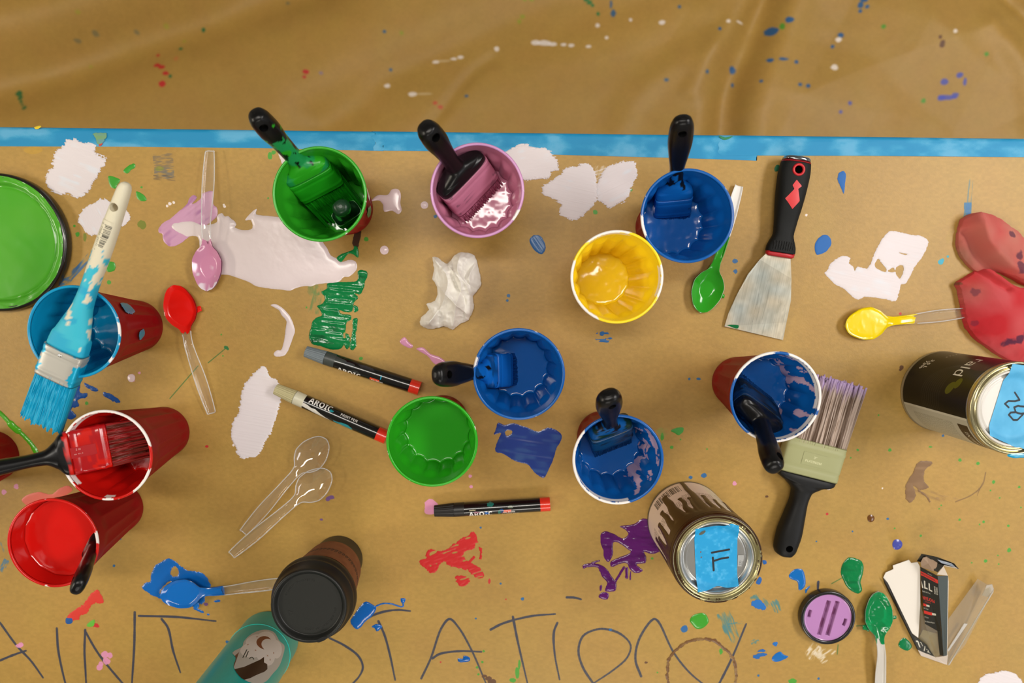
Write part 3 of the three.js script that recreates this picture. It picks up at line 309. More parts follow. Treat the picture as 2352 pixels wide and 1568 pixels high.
splat('paint_smear', 'red paint smear with a blue corner, above the handwritten letter N', [z('N', 640, 835, 700, 770, 820, 690, 830, 660, 900, 580, 935, 563, 970, 600, 1000, 690, 930, 690, 880, 710, 840, 790, 780, 810, 760, 850, 690, 865)], { color: '#d2352a', t: 0.0003, rag: 0.0013, dry: 0.001, dir: -35, rough: 0.5 });
splat('paint_dab', 'tiny dark blue corner dab on the red smear above the letter N', [z('N', 636, 838, 650, 830, 705, 835, 692, 885, 640, 888)], { color: '#0d4f94', t: 0.0006, rag: 0.0003 });
splat('paint_dab', 'small bright green paint chip above the handwritten letter N', [z('N', 836, 905, 870, 870, 912, 848, 905, 910, 850, 918)], { color: '#5fae34', t: 0.0004, rag: 0.0002 });
splat('paint_puddle', 'wet blue paint puddle with a curling tail right of the coffee cup', [z('M', 1555, 1000, 1600, 920, 1650, 850, 1700, 812, 1760, 840, 1795, 868, 1760, 940, 1690, 1000, 1650, 1050, 1610, 1068), z('M', 2020, 785, 2065, 785, 2058, 820, 2040, 835), z('M', 1750, 1045, 1800, 1020, 1850, 1040, 1800, 1090, 1780, 1060)], { color: '#0c5fb2', t: 0.0016, edge: 0.002, rag: 0.0002, rough: 0.14, lines: [[z('M', 1780, 862, 1850, 832, 1930, 832, 2040, 858, 2042, 800), 3.5]] });
splat('paint_blob', 'leaf green paint blob above the handwritten final letter N', [z('K', 445, 1125, 460, 1095, 500, 1075, 550, 1075, 575, 1110, 577, 1140, 530, 1182, 490, 1182, 460, 1150)], { color: LEAF, t: 0.0012, edge: 0.0014, rag: 0.0001, rough: 0.2 });
splat('paint_blob', 'blue paint blob with a drooping tail left of the dark green spoon', [z('L', 205, 405, 250, 350, 320, 343, 346, 380, 352, 500, 300, 537, 285, 460, 220, 430), z('L', 355, 530, 400, 495, 380, 530, 360, 565)], { color: '#0d67b4', t: 0.001, rag: 0.0002, rough: 0.22 });
splat('paint_blob', 'blue paint blob below and left of the small pink lid', [z('L', 50, 1165, 80, 1118, 130, 1096, 160, 1125, 200, 1140, 150, 1172, 80, 1188)], { color: '#0d67b4', t: 0.0006, rag: 0.0003, rough: 0.3 });
splat('paint_blob', 'small blue paint fleck left of the small pink lid', [z('L', 55, 1025, 75, 1008, 104, 1010, 90, 1048)], { color: '#0d67b4', t: 0.0005, rag: 0.0002 });
splat('paint_dab', 'blue paint dab with bristle streaks near the can lid marked with tape', [z('K', 880, 1010, 920, 972, 972, 1010, 978, 1048, 920, 1042)], { color: '#0d67b4', t: 0.0004, rag: 0.0008, dry: 0.0012, dir: 60 });
splat('paint_dab', 'speckled blue paint dab above the brown ring', [z('K', 893, 1382, 930, 1340, 972, 1328, 992, 1368, 920, 1395)], { color: '#0d5fa8', t: 0.0004, gaps: 0.5, rag: 0.001 });
splat('paint_dab', 'blue paint dab beside the crossbar of the handwritten letter A', [z('O', 595, 1300, 640, 1300, 645, 1275, 700, 1290, 702, 1320, 660, 1333, 600, 1328)], { color: '#0d5aa6', t: 0.0009, rag: 0.0002, rough: 0.2 });
splat('paint_dab', 'blue paint dab peeking out beside the tape marked can', [z('K', 915, 860, 940, 815, 955, 830, 940, 870), z('K', 960, 700, 985, 700, 990, 720, 970, 728)], { color: '#0d5aa6', t: 0.0006, rag: 0.0002 });
splat('paint_blob', 'glossy dark green paint blob above the dark green spoon', [z('L', 690, 310, 730, 252, 760, 236, 860, 265, 887, 310, 880, 390, 860, 460, 872, 540, 840, 567, 790, 550, 740, 510, 700, 440, 680, 380)], { color: '#0a7a42', color2: '#0b6437', t: 0.0014, edge: 0.0014, bump: 0.0006, rough: 0.16, rag: 0.0002 });
splat('paint_blob', 'small dark green paint blob below the open brush package', [z('L', 1203, 1035, 1250, 968, 1300, 1000, 1327, 1050, 1290, 1088, 1230, 1065)], { color: '#0a7442', t: 0.001, bump: 0.0003, rough: 0.2, rag: 0.0002 });
splat('paint_smear', 'brown half ring of paint left by a can', [z('J', 335, 1100, 340, 1040, 380, 970, 425, 895, 512, 903, 460, 950, 455, 1020, 485, 1060, 430, 1078, 385, 1050, 402, 1110, 370, 1158, 340, 1140)], { color: '#7a5a36', color2: '#8a6a46', t: 0.0003, rag: 0.0007, rough: 0.45, lines: [[z('J', 420, 1080, 470, 1120, 490, 1150), 4]] });
splat('paint_ring', 'full brown ring of paint left by a can at the near edge', [], { lines: [[Array.from({ length: 41 }, (_, i) => { const t = i / 40 * 2 * PI - 1.2; return [1611.5 + 80 * cos(t) + 2 * noise(i * 0.7, 1), 1546 + 80 * sin(t) + 2 * noise(i * 0.7, 9)]; }), 7]], color: '#6d4a26', color2: '#8a6a3c', t: 0.0005, rag: 0.0009, ragF: 300, rough: 0.35 });
for (const [label, ...a] of [['lime green paint fleck nearest the tape beside the grey smudge', 1110, 600, 1150, 555, 1210, 533, 1222, 560, 1180, 590, 1145, 622], ['lime green paint fleck touching the end of the wooden handle', 978, 645, 1040, 655, 1082, 680, 1060, 720, 1040, 757, 1000, 742, 980, 690], ['lime green paint fleck right of the wooden handle end', 1228, 782, 1290, 810, 1322, 860, 1290, 872, 1240, 850, 1226, 810], ['lime green paint fleck right of the wooden handle middle', 938, 1440, 1000, 1413, 1037, 1430, 1032, 1490, 980, 1507, 945, 1480]]) splat('paint_fleck', label, [z('A', ...a)], { color: LEAF, t: 0.0005, rag: 0.0003, rough: 0.3, group: 'green paint flecks around the wooden handle' });
splat('paint_fleck', 'green paint fleck beside the large flat brush and the blue cup', [z('I', 235, 665, 270, 645, 318, 645, 318, 668, 285, 695, 260, 680)], { color: '#3f9438', t: 0.0006, rag: 0.0003 });
splat('paint_fleck', 'dark green paint fleck beside the putty knife end cap', [[[1781, 384], [1786, 379], [1791, 382], [1789, 392], [1781, 393]]][0].length ? [[[1779, 385], [1785, 378], [1791, 381], [1790, 391], [1780, 394]]] : [], { color: '#0c5c36', t: 0.0004, rag: 0.0002 });
splat('paint_fleck', 'yellow paint fleck on the blue tape at the far left', [[[80, 293], [88, 290], [96, 290], [92, 295], [84, 297]]], { color: '#d8be1e', t: 0.0005, lift: 0.0009, rag: 0.0001 });
splat('paint_fleck', 'olive paint fleck on the blue tape above the first white dab', [[[214, 308], [230, 306], [246, 307], [244, 318], [232, 332], [226, 330], [220, 316]]], { color: '#6f9a6a', color2: '#5a94a0', t: 0.0003, lift: 0.0009, rag: 0.0006 });
splat('paint_fleck', 'red paint speck on the blue tape above the first white dab', [[[228, 333], [236, 328], [236, 332], [230, 336]]], { color: '#c43c34', t: 0.0003, lift: 0.0009, rag: 0.0001 });
splat('paint_fleck', 'green paint fleck on the blue tape right of the upright brush handle', [[[1650, 312], [1665, 316], [1682, 313], [1672, 320], [1660, 321]]], { color: '#1b7a4a', t: 0.0003, lift: 0.0012, rag: 0.0001 });
splat('paint_dab', 'pale pink dab behind the brush leaning in the green cup', [[[640, 348], [655, 350], [664, 372], [652, 382], [645, 368]]], { color: PALE, t: 0.0008, rag: 0.0003 });

// ---------------------------------------------------------------- plastic cups of paint
const CUP_H = 0.12, FLUTES = 16, cupR = (t) => lerp(0.0300, 0.0452, t);
const flute = (a, t, ph) => 0.0029 * step(0.05, 0.2, t) * (1 - step(0.74, 0.88, t)) * pow(abs(sin(FLUTES / 2 * (a + ph))), 0.85);
const cupOuter = M('#8c0410', 0.5, { specularIntensity: 0.35 }), cupWhite = lin('#ece7e3');
// o: paint, level, white (list of [from, to] degrees where the rim stays bare; 0 = right, 90 = near), streak colour, chips
function cup(label, u, v, o) {
  const at = P(u, v, CUP_H); at.y = TABLE;
  const t = thing('plastic_cup', label, 'cup', at, 'plastic paint cups'), ph = noise(u, v) * 3, S = 256;
  const bodyGeo = gridGeo(S, 40, (i, j) => { const a = -i * 2 * PI, tt = j, r = cupR(tt) - flute(a, tt, ph) * 0.9; return [r * cos(a), 0.0005 + tt * (CUP_H - 0.003), r * sin(a)]; });
  part(t, 'cup_wall', mergeGeometries([bodyGeo, gridGeo(S, 6, (i, j) => { const a = i * 2 * PI, r = cupR(0) * (1 - j * 0.999); return [r * cos(a), 0.0005 + 0.003 * step(0.1, 0.4, j), r * sin(a)]; })]), o.outer ? VCouter(bodyGeo, o) : cupOuter);
  const paint = lin(o.paint), c = new THREE.Color(), chip = lin(o.chip ?? '#c8a8bc');
  const bare = (a, k) => { const d = ((a * 180 / PI) % 360 + 360) % 360; let b = 0; for (const [p, q] of o.white ?? []) { const w = (d - p + 360) % 360, span = (q - p + 360) % 360; if (w < span) b = max(b, step(0, 8, min(w, span - w))); } return b + 0.3 * noise(a * 9 + u, k, 1) + 0.2 * noise(a * 31 + v, k * 2, 2); };
  const inner = gridGeo(S, 72, (i, j) => { const a = i * 2 * PI, tt = 0.02 + 0.975 * j, r = cupR(tt) - 0.0009 - flute(a, tt, ph); return [r * cos(a), tt * (CUP_H - 0.003) + 0.001, r * sin(a)]; });
  paintVerts(inner, (x, y, zz) => { const a = Math.atan2(zz, x), tt = y / CUP_H; c.copy(paint);
    if (o.chips) { const n = fbm(a * 4.5 + o.chips, tt * 9, 6) ; if (n > 0.17 && tt > 0.4 && tt < 0.95 && bare(a, 0) > -0.6 && inArc(a, o.chipArc)) c.copy(chip); }
    if (tt > 0.93 && bare(a, tt * 30) > 0.75 - (tt - 0.93) * 6) c.copy(cupWhite); return c; });
  const floorG = gridGeo(64, 8, (i, j) => { const a = i * 2 * PI, r = (cupR(0.02) - 0.0009) * (1 - j * 0.999); return [r * cos(a), 0.0034, r * sin(a)]; }); paintVerts(floorG, () => paint);
  part(t, 'lining', mergeGeometries([inner, floorG]), VC(0.22));
  const rim = new THREE.TorusGeometry(0.0456, 0.0015, 16, S).rotateX(PI / 2).translate(0, CUP_H - 0.0015, 0); rim.deleteAttribute('uv');
  paintVerts(rim, (x, y, zz) => { const a = Math.atan2(zz, x), r = hypot(x, zz); c.copy(lin(o.rim ?? o.paint)); if (bare(a, (r - 0.0456) * 500) + (r > 0.0462 ? 0.25 : r < 0.045 ? -0.35 : 0) > 0.55) c.copy(cupWhite); return c; });
  part(t, 'rim', rim, VC(0.25));
  const tl = o.level / CUP_H, pool = gridGeo(S, 40, (i, j) => { const a = i * 2 * PI, R = cupR(tl + 0.004) - 0.0009 - flute(a, tl, ph) * step(0, 0.6, j), r = R * j; return [r * cos(a), o.level + 0.0012 * exp(-(R - r) / 0.0012) + (o.wave ?? 0.0003) * fbm(r * cos(a) * 60 + u, r * sin(a) * 60, 2), r * sin(a)]; });
  paintVerts(pool, (x, y, zz) => c.copy(paint).lerp(lin(o.swirl ?? o.paint), clamp(1.2 * fbm(x * 50 + u, zz * 90, 3))));
  part(t, 'wet_paint', pool, VC(o.rough ?? 0.12));
  if (o.spots) for (const [arc, y, w, hh, col] of o.spots) { const g = fieldMesh(-w * 1.5, y - hh * 1.5, w * 1.5, y + hh * 1.5, 0.0006, (x, zz) => min(w, hh) * 0.8 * (1 - hypot(x / w, (zz - y) / hh)) + 0.0018 * fbm(x * 240 + arc, zz * 240), (x, zz, s) => 0.0003 + 0.0004 * (1 - exp(-max(0, s) / 0.001))); part(t, 'paint_spot', wrap(g, (zz) => cupR(zz / CUP_H) + 0.0002, arc), M(col, 0.3)); }
  return t;
}
const inArc = (a, arc) => { if (!arc) return true; const d = ((a * 180 / PI) % 360 + 360) % 360, w = (d - arc[0] + 360) % 360; return w < (arc[1] - arc[0] + 360) % 360; };
const VCouter = () => cupOuter;
cup('plastic cup with bright green walls, two brushes inside, on the pale pink puddle', 733.5, 445.5, { paint: '#2f9f22', level: 0.016, spots: [[-0.2, 0.07, 0.006, 0.016, '#d8cfc0'], [0.25, 0.05, 0.006, 0.02, '#0a7a42']] });
cup('plastic cup of pink paint with a black brush, touching the blue tape', 1096, 437, { paint: '#c9809c', rim: '#c58cbc', level: 0.056, wave: 0.0006, white: [[20, 42]] });
cup('plastic cup of blue paint with an upright black brush over the tape', 1579.5, 495.5, { paint: '#0a5aa8', level: 0.051, wave: 0.0005, white: [[150, 185]] });
cup('nearly empty plastic cup coated with yellow paint', 1417.5, 636, { paint: '#f9da22', level: 0.012, white: [[110, 205], [225, 290], [-20, 30]], wave: 0.0006 });
cup('plastic cup of light blue paint under the wooden brush', 168.6, 762, { paint: '#0c94c4', level: 0.034, white: [[-15, 8], [30, 45]], spots: [[-0.62, 0.08, 0.008, 0.013, '#1f7fa0'], [0.15, 0.062, 0.006, 0.007, '#1f7fa0']] });
cup('plastic cup of red paint with a long black handled brush lying in it', 243, 1046, { paint: '#c8140e', level: 0.05, white: [[130, 350], [15, 60], [80, 100]] });
cup('plastic cup of red paint lowest at the left, with a short black brush', 120.5, 1247.5, { paint: '#cc140f', level: 0.1, wave: 0.0007, white: [[-20, 5], [95, 105]] });
cup('plastic cup of blue paint whose black brush points left', 1192, 859.5, { paint: '#0a5aa8', level: 0.046, white: [[185, 205]] });
cup('plastic cup filled with smooth bright green paint', 992, 1014.5, { paint: '#2ba31c', level: 0.062, wave: 0.0001, rough: 0.2 });
cup('plastic cup of blue paint flecked with lilac, touching the brown stained can', 1420, 1056, { paint: '#0a58a6', level: 0.051, white: [[70, 225]], chips: 2.3, chipArc: [-45, 75] });
cup('plastic cup of blue paint flecked with lilac, standing on the large flat brush', 1782.7, 912, { paint: '#0a58a6', level: 0.06, white: [[-80, 20], [20, 130], [200, 270]], chips: 7.7, chipArc: [-80, 60], wave: 0.0008 });
cup('red plastic cup mostly cut off by the left edge', -215, 1110, { paint: '#c8140e', level: 0.05, white: [[0, 90]], spots: [[0.35, 0.012, 0.007, 0.009, '#d9cfc4']] });
// ---------------------------------------------------------------- brushes
const evaluator = new Evaluator(); evaluator.attributes = ['position', 'normal', 'uv']; evaluator.useGroups = false;
function drill(geo, y, r) { const a = new Brush(geo), b = new Brush(new THREE.CylinderGeometry(r, r, 0.08, 20).rotateX(PI / 2).translate(0, y, 0)); a.updateMatrixWorld(); b.updateMatrixWorld(); return evaluator.evaluate(a, b, SUBTRACTION).geometry; }
const blackPlastic = M('#101011', 0.32, { clearcoat: 0.25, clearcoatRoughness: 0.2 });
// turn a group so that its +y runs from a to b and its +x lies along wide
function pose(g, a, b, wide) { const y = b.clone().sub(a).normalize(), x = wide.clone().addScaledVector(y, -wide.dot(y)).normalize(), zz = x.clone().cross(y); g.quaternion.setFromRotationMatrix(new THREE.Matrix4().makeBasis(x, y, zz)); g.position.copy(a); }
// o: tip, end [u, v, h]; wide: [du, dv, dh] direction of the broad side; w width; bl, fl bristle and ferrule lengths; style; colours
function paintBrush(name, label, o) {
  const a = P(...o.tip), b = P(...o.end), c0 = P(o.tip[0], o.tip[1], 0.06), c1 = P(o.tip[0] + o.wide[0] / 10, o.tip[1] + o.wide[1] / 10, 0.06), wide = c1.sub(c0).normalize(); wide.y += o.wide[2] ?? 0; wide.normalize();
  const L = a.distanceTo(b), t = thing(name, label, 'paintbrush'); pose(t, a, b, wide);
  const { w, bl, fl } = o, hl = L - bl - fl, th = o.th ?? clamp(w * 0.28, 0.010, 0.018), y0 = bl + fl, col = new THREE.Color();
  // bristles: a solid core and ragged clumps at the tip
  const solid = o.solid ?? 0.1, core = gridGeo(240, 16, (i, j) => { const k = lerp(solid, 1, j), top = i < 0.5, x = top ? i * 4 - 1 : 3 - i * 4, zz = pow(max(0, 1 - pow(abs(x), 8)), 0.5) * th * lerp(o.loaded ? 0.42 : o.solid ? 0.4 : 0.24, 0.5, min(1, k * 1.4)) * (1 + 0.09 * noise(x * 60, j * 3, top ? 1 : 2)); return [x * w * (o.loaded ? lerp(0.545, 0.5, k) : lerp(0.47, 0.49, min(1, k * 3))), bl * k + (j === 1 ? 0.004 : 0) + (j === 0 ? bl * 0.06 * noise(x * 16, 4) + bl * 0.03 * noise(x * 40, 7) : 0), top ? zz : -zz]; }), clumps = [core.toNonIndexed()];
  const n = Math.round(w / (o.clump ?? 0.0028)); if (!o.loaded) for (let row = 0; row < 3; row++) for (let i = 0; i < n; i++) { const x = ((i + 0.5 + 0.4 * (rnd() - 0.5)) / n - 0.5) * w * 0.98, zz = (row - 1) * th * 0.3, len = bl * (0.985 - 0.0 + 0.05 * (rnd() - 0.5)), cone = new THREE.CylinderGeometry(w / n * 0.62, w / n * (o.solid ? 0.56 : 0.3), len, 6, 5).toNonIndexed(); const lean = (rnd() - 0.5) * (o.splay ?? 0.05); cone.translate(0, -len / 2, 0).rotateX((row - 1) * -0.04 + (rnd() - 0.5) * 0.03).rotateZ(lean).translate(x, bl + 0.001, zz); clumps.push(cone); }
  const bris = mergeGeometries(clumps.map((g) => { g.deleteAttribute('uv'); return g; })); bris.computeVertexNormals();
  const b1 = lin(o.bristle), b2 = lin(o.bristleTip ?? o.bristle), b3 = lin(o.bristle2 ?? o.bristle);
  paintVerts(bris, (x, y, zz) => col.copy(b1).lerp(b3, clamp(0.5 + noise(x * 900, zz * 300, 3) * 1.1)).lerp(b2, o.bristleTip ? 1 - step(bl * 0.1, bl * 0.2, y + 0.006 * noise(x * 500, 2)) : 0));
  part(t, 'bristles', bris, VC(o.bRough ?? 0.45));
  // ferrule
  const f1 = lin(o.ferrule), f2 = lin(o.ferrulePaint ?? o.ferrule), cover = o.ferruleCover ?? 0, rows = []; for (let i = 0; i <= 22; i++) { const k = i / 22, bead = 0.0006 * (exp(-pow((k - 0.2) / 0.05, 2)) - exp(-pow((k - 0.78) / 0.04, 2))); rows.push([bl + k * fl, w * 0.505 + bead, th * 0.53 + bead, 6]); }
  const ferr = loft(rows, 64); paintVerts(ferr, (x, y, zz) => col.copy(fbm(x * 110 + w * 900, y * 110, zz * 60 + 4) + (o.ferruleSpot ? max(abs(x) / w * 3 - 0.75, abs((y - bl - fl * 0.55) / fl) * 2.4 - 0.75) : 0) < cover * 2 - 1 + (o.ferruleSpot ? 0.9 : 0) === !o.ferruleSpot ? f2 : f1));
  const fm = part(t, 'ferrule', ferr, VC(o.fRough ?? 0.3, { metalness: o.fMetal ?? 0 }));
  if (o.nails) for (const s of [-1, 1]) part(fm, 'nail', new THREE.SphereGeometry(0.0016, 14, 8).scale(1, 1, 0.45).translate(s * w * 0.02, bl + fl * 0.86, th * 0.53), M('#d8d8d4', 0.25, { metalness: 0.9 }));
  // handle
  let hg; const prof = o.style === 'wood' ? [[0, 0.49, 0.5], [0.06, 0.47, 0.5], [0.16, 0.36, 0.52], [0.28, 0.22, 0.52], [0.4, 0.185, 0.5], [0.6, 0.2, 0.5], [0.85, 0.165, 0.45], [0.96, 0.14, 0.4], [0.99, 0.1, 0.3], [1, 0.05, 0.15]]
    : o.style === 'big' ? [[0, 0.5, 0.55], [0.05, 0.48, 0.6], [0.12, 0.3, 0.6], [0.2, 0.165, 0.55], [0.3, 0.145, 0.55], [0.5, 0.17, 0.6], [0.72, 0.2, 0.65], [0.9, 0.185, 0.6], [0.97, 0.14, 0.5], [1, 0.05, 0.2]]
    : [[0, 0.5, 0.5], [0.05, 0.5, 0.52], [0.10, 0.46, 0.52], [0.16, 0.3, 0.5], [0.22, o.neck ?? 0.17, 0.42], [0.34, (o.neck ?? 0.17) * 0.9, 0.42], [0.55, o.grip * 0.86, 0.46], [0.74, o.grip * 1.04, 0.5], [0.88, o.grip * 0.98, 0.48], [0.96, o.grip * 0.76, 0.42], [0.99, o.grip * 0.48, 0.28], [1, o.grip * 0.2, 0.1]];
  const fw = curve(prof.map(([k, q]) => [k, q * w])), ft = curve(prof.map(([k, , q]) => [k, q * th])), hr = []; for (let i = 0; i <= 84; i++) { const k = i < 60 ? i / 60 * 0.86 : 0.86 + 0.14 * sin((i - 60) / 24 * PI / 2); hr.push([y0 + k * hl, max(0.0008, fw(k)), max(0.0006, ft(k)), k < 0.1 ? 4 : 2.4]); }
  hg = loft(hr, 36); const holeY = y0 + hl * (o.style === 'wood' ? 0.86 : 0.87); if (o.hole !== 0) hg = drill(hg, holeY, o.hole ?? 0.0034);
  const h1 = lin(o.handle ?? '#0b0b0c'), p1 = lin(o.smear ?? '#000000'), p2 = lin(o.smear2 ?? o.smear ?? '#000000');
  paintVerts(hg, (x, y, zz) => { const k = (y - y0) / hl; col.copy(h1); if (o.smear) { const m = fbm(x * 170 + w * 77, y * 95, zz * 120 + (o.seed ?? 1), 4), lim = lerp(o.smearTop ?? 0.5, -1, clamp((o.smearTo - k) / o.smearTo)); if (k < o.smearTo * 1.25 && m > lim * 0.6 + (k > o.smearTo ? 0.3 : 0)) col.copy(noise(x * 90, y * 90, 6) > 0.1 ? p1 : p2); } return col; });
  const hm = part(t, 'handle', hg, VC(o.hRough ?? 0.3, o.style === 'wood' ? {} : { specularIntensity: 0.6 }));
  return { t, hm, fm, y0, hl, w, th, bl, fl };
}
const GRN = '#2a9a1e';
paintBrush('paintbrush', 'black brush smeared with green, leaning out of the green cup over the tape', { tip: [790, 488, 0.02], end: [583, 258, 0.172], wide: [95, -45], w: 0.05, th: 0.02, bl: 0.05, fl: 0.03, grip: 0.21, neck: 0.19, bristle: '#148a12', ferrule: GRN, ferrulePaint: '#1d8f18', ferruleCover: 0.9, smear: GRN, smear2: '#1f8a4a', smearTo: 0.72, smearTop: 0.25, hole: 0.0042, fRough: 0.25 });
paintBrush('paintbrush', 'small paint caked brush standing upright in the green cup', { tip: [806, 502, 0.022], end: [782, 474, 0.118], wide: [40, -28], w: 0.03, th: 0.016, bl: 0.025, fl: 0.02, grip: 0.3, neck: 0.22, bristle: '#148a12', ferrule: GRN, ferruleCover: 0.8, ferrulePaint: '#1d8f18', handle: '#17341f', smear: '#2f8f3a', smear2: '#0e2416', smearTo: 0.9, smearTop: 0.4, hole: 0 });
paintBrush('paintbrush', 'wide black brush standing in the pink paint cup', { tip: [1104, 462, 0.054], end: [975, 288, 0.172], wide: [104, -116], w: 0.061, th: 0.021, bl: 0.018, fl: 0.034, grip: 0.185, neck: 0.15, bristle: '#a8647e', ferrule: '#b4708a', ferrulePaint: '#8a5a6e', ferruleCover: 0.35, hole: 0.0044 });
paintBrush('paintbrush', 'black brush standing upright in the blue cup beside the yellow one', { tip: [1538, 528, 0.02], end: [1569, 268, 0.176], wide: [100, 0], w: 0.039, th: 0.015, bl: 0.035, fl: 0.03, grip: 0.29, neck: 0.2, bristle: '#0a4c94', ferrule: '#0a56a4', ferrulePaint: '#12202c', ferruleCover: 0.25, smear: '#0a5aa8', smear2: '#0a5aa8', smearTo: 0.34, smearTop: 0.4, hole: 0.004 });
paintBrush('paintbrush', 'black brush in blue paint with its handle pointing left', { tip: [1200, 846, 0.02], end: [999, 861, 0.165], wide: [6, 100], w: 0.037, th: 0.016, bl: 0.035, fl: 0.032, grip: 0.33, neck: 0.24, bristle: '#084a92', ferrule: '#0a56a6', ferruleCover: 0.95, ferrulePaint: '#0c5cb0', smear: '#0c5cb0', smear2: '#0b3f78', smearTo: 0.42, smearTop: 0.2, hole: 0.004 });
paintBrush('paintbrush', 'black brush in the lilac flecked blue cup next to the brown stained can', { tip: [1403, 1029, 0.036], end: [1398, 905, 0.178], wide: [100, -40], w: 0.047, th: 0.018, bl: 0.035, fl: 0.034, grip: 0.27, neck: 0.17, bristle: '#0a3f70', ferrule: '#0d3f66', ferrulePaint: '#0f1c22', ferruleCover: 0.4, smear: '#0a4a86', smear2: '#0e2a20', smearTo: 0.28, smearTop: 0.5, hole: 0.004 });
paintBrush('paintbrush', 'glossy black brush bent over the near rim of the cup on the flat brush', { tip: [1722, 886, 0.052], end: [1780, 1078, 0.172], wide: [100, 90], w: 0.06, th: 0.02, bl: 0.02, fl: 0.03, grip: 0.17, neck: 0.15, bristle: '#0a3a70', ferrule: '#0e2c4e', ferrulePaint: '#10161c', ferruleCover: 0.5, hole: 0.0044 });
{
  const r = paintBrush('paintbrush', 'long handled black brush lying across the upper red cup', { tip: [342, 1002, 0.074], end: [-170, 1108, 0.178], wide: [18, 100], w: 0.046, th: 0.017, bl: 0.038, fl: 0.034, style: 'big', bristle: '#8a1010', bristle2: '#5a2416', ferrule: '#a8141a', ferrulePaint: '#c81a10', ferruleCover: 0.45, fRough: 0.18, smear: '#c81a10', smear2: '#c81a10', smearTo: 0.05, smearTop: 0.6, hole: 0 });
  const g = canvas(128, 256, (c) => { c.clearRect(0, 0, 128, 256); c.fillStyle = '#a8141a'; c.fillRect(0, 0, 128, 256); c.fillStyle = '#d8b8b0'; c.font = '30px sans-serif'; c.save(); c.translate(40, 190); c.rotate(-PI / 2); c.fillText('2 in', 0, 0); c.restore(); c.font = '20px monospace'; c.save(); c.translate(90, 210); c.rotate(-PI / 2); c.fillText('mm 50,8', 0, 0); c.restore(); });
  part(r.fm, 'size_print', new THREE.PlaneGeometry(0.011, 0.024).rotateY(PI).rotateZ(PI).translate(0, r.y0 - 0.010, -r.th * 0.53 - 0.0004), M(0xffffff, 0.25, { map: tex(g) }));
}
paintBrush('paintbrush', 'black brush on edge in the lowest red cup', { tip: [236, 1200, 0.05], end: [177, 1352, 0.172], wide: [80, 10, 2.2], w: 0.034, th: 0.014, bl: 0.02, fl: 0.025, grip: 0.33, neck: 0.3, bristle: '#a01210', ferrule: '#141414', ferrulePaint: '#c01a12', ferruleCover: 0.2, hole: 0.0036 });
{
  const r = paintBrush('wooden_paintbrush', 'wooden handled brush loaded with light blue paint, lying across the light blue cup', { tip: [95, 972, 0.108], end: [291, 419, 0.148], wide: [94, 33], w: 0.041, th: 0.017, bl: 0.054, fl: 0.034, style: 'wood', solid: 0.03, loaded: 1, bristle: '#05a4cc', bristle2: '#0a9cc4', ferrule: '#b4b2aa', ferrulePaint: '#05a4cc', ferruleSpot: 1, ferruleCover: 0.3, fMetal: 0.25, fRough: 0.35, nails: 1, handle: '#d9d2b8', smear: '#14a4c8', smear2: '#2fb4cc', smearTo: 0.6, smearTop: 0.25, hRough: 0.6, hole: 0.0042, splay: 0.03 });
  const g = tex(canvas(512, 160, (c) => { c.fillStyle = '#d9d2b8'; c.fillRect(0, 0, 512, 160); c.fillStyle = '#23221c'; let x = 40; for (let i = 0; i < 44 && x < 470; i++) { const w = 2 + floor(hash(i, 3, 7) * 9); if (i % 2 === 0) c.fillRect(x, 14, w, i % 8 === 0 ? 86 : 74); x += w; } c.font = '38px sans-serif'; c.fillText('0  77089  25615  4', 30, 142); }));
  const pg = gridGeo(10, 8, (i, j) => { const y = r.y0 + r.hl * lerp(0.78, 0.52, i), k = (y - r.y0) / r.hl, half = 0.0062, x = lerp(half, -half, j); return [x, y, r.th * 0.5 * sqrt(max(0, 1 - pow(abs(x) / (r.w * 0.19), 2.4))) + 0.0002 ]; }, (i, j) => [i, 1 - j]);
  part(r.hm, 'barcode_print', pg, M(0xffffff, 0.6, { map: g }), 'black barcode printed on the wood');
}
{
  const r = paintBrush('flat_paintbrush', 'large flat brush with lavender stained bristles lying on the paper', { tip: [1916, 868, 0.013], end: [1797, 1276, 0.013], wide: [100, 29], w: 0.071, th: 0.02, bl: 0.078, fl: 0.042, style: 'big', solid: 0.05, bristle: '#5e4a3a', bristle2: '#b8a698', bristleTip: '#ab94be', bRough: 0.6, ferrule: '#9a9c6e', ferrulePaint: '#b496bc', ferruleCover: 0.17, fRough: 0.45, hole: 0.0042, handle: '#0d0e0e', hRough: 0.5, clump: 0.0024, splay: 0.09 });
  const g = tex(canvas(256, 128, (c) => { c.fillStyle = '#9a9c6e'; c.fillRect(0, 0, 256, 128); c.fillStyle = '#c4c49a'; c.font = 'bold 34px sans-serif'; c.save(); c.translate(256, 128); c.rotate(PI); c.fillText('PLATINUM', 30, 96); c.fillText('3"', 110, 50); c.restore(); }));
  part(r.fm, 'size_print', new THREE.PlaneGeometry(0.03, 0.015).rotateY(PI).translate(0, r.bl + r.fl * 0.5, -r.th * 0.53 - 0.0004), M(0xffffff, 0.45, { map: g }));
}

// ---------------------------------------------------------------- plastic spoons
const clear = () => M(0xffffff, 0.05, { transmission: 0.97, thickness: 0, ior: 1.5 });
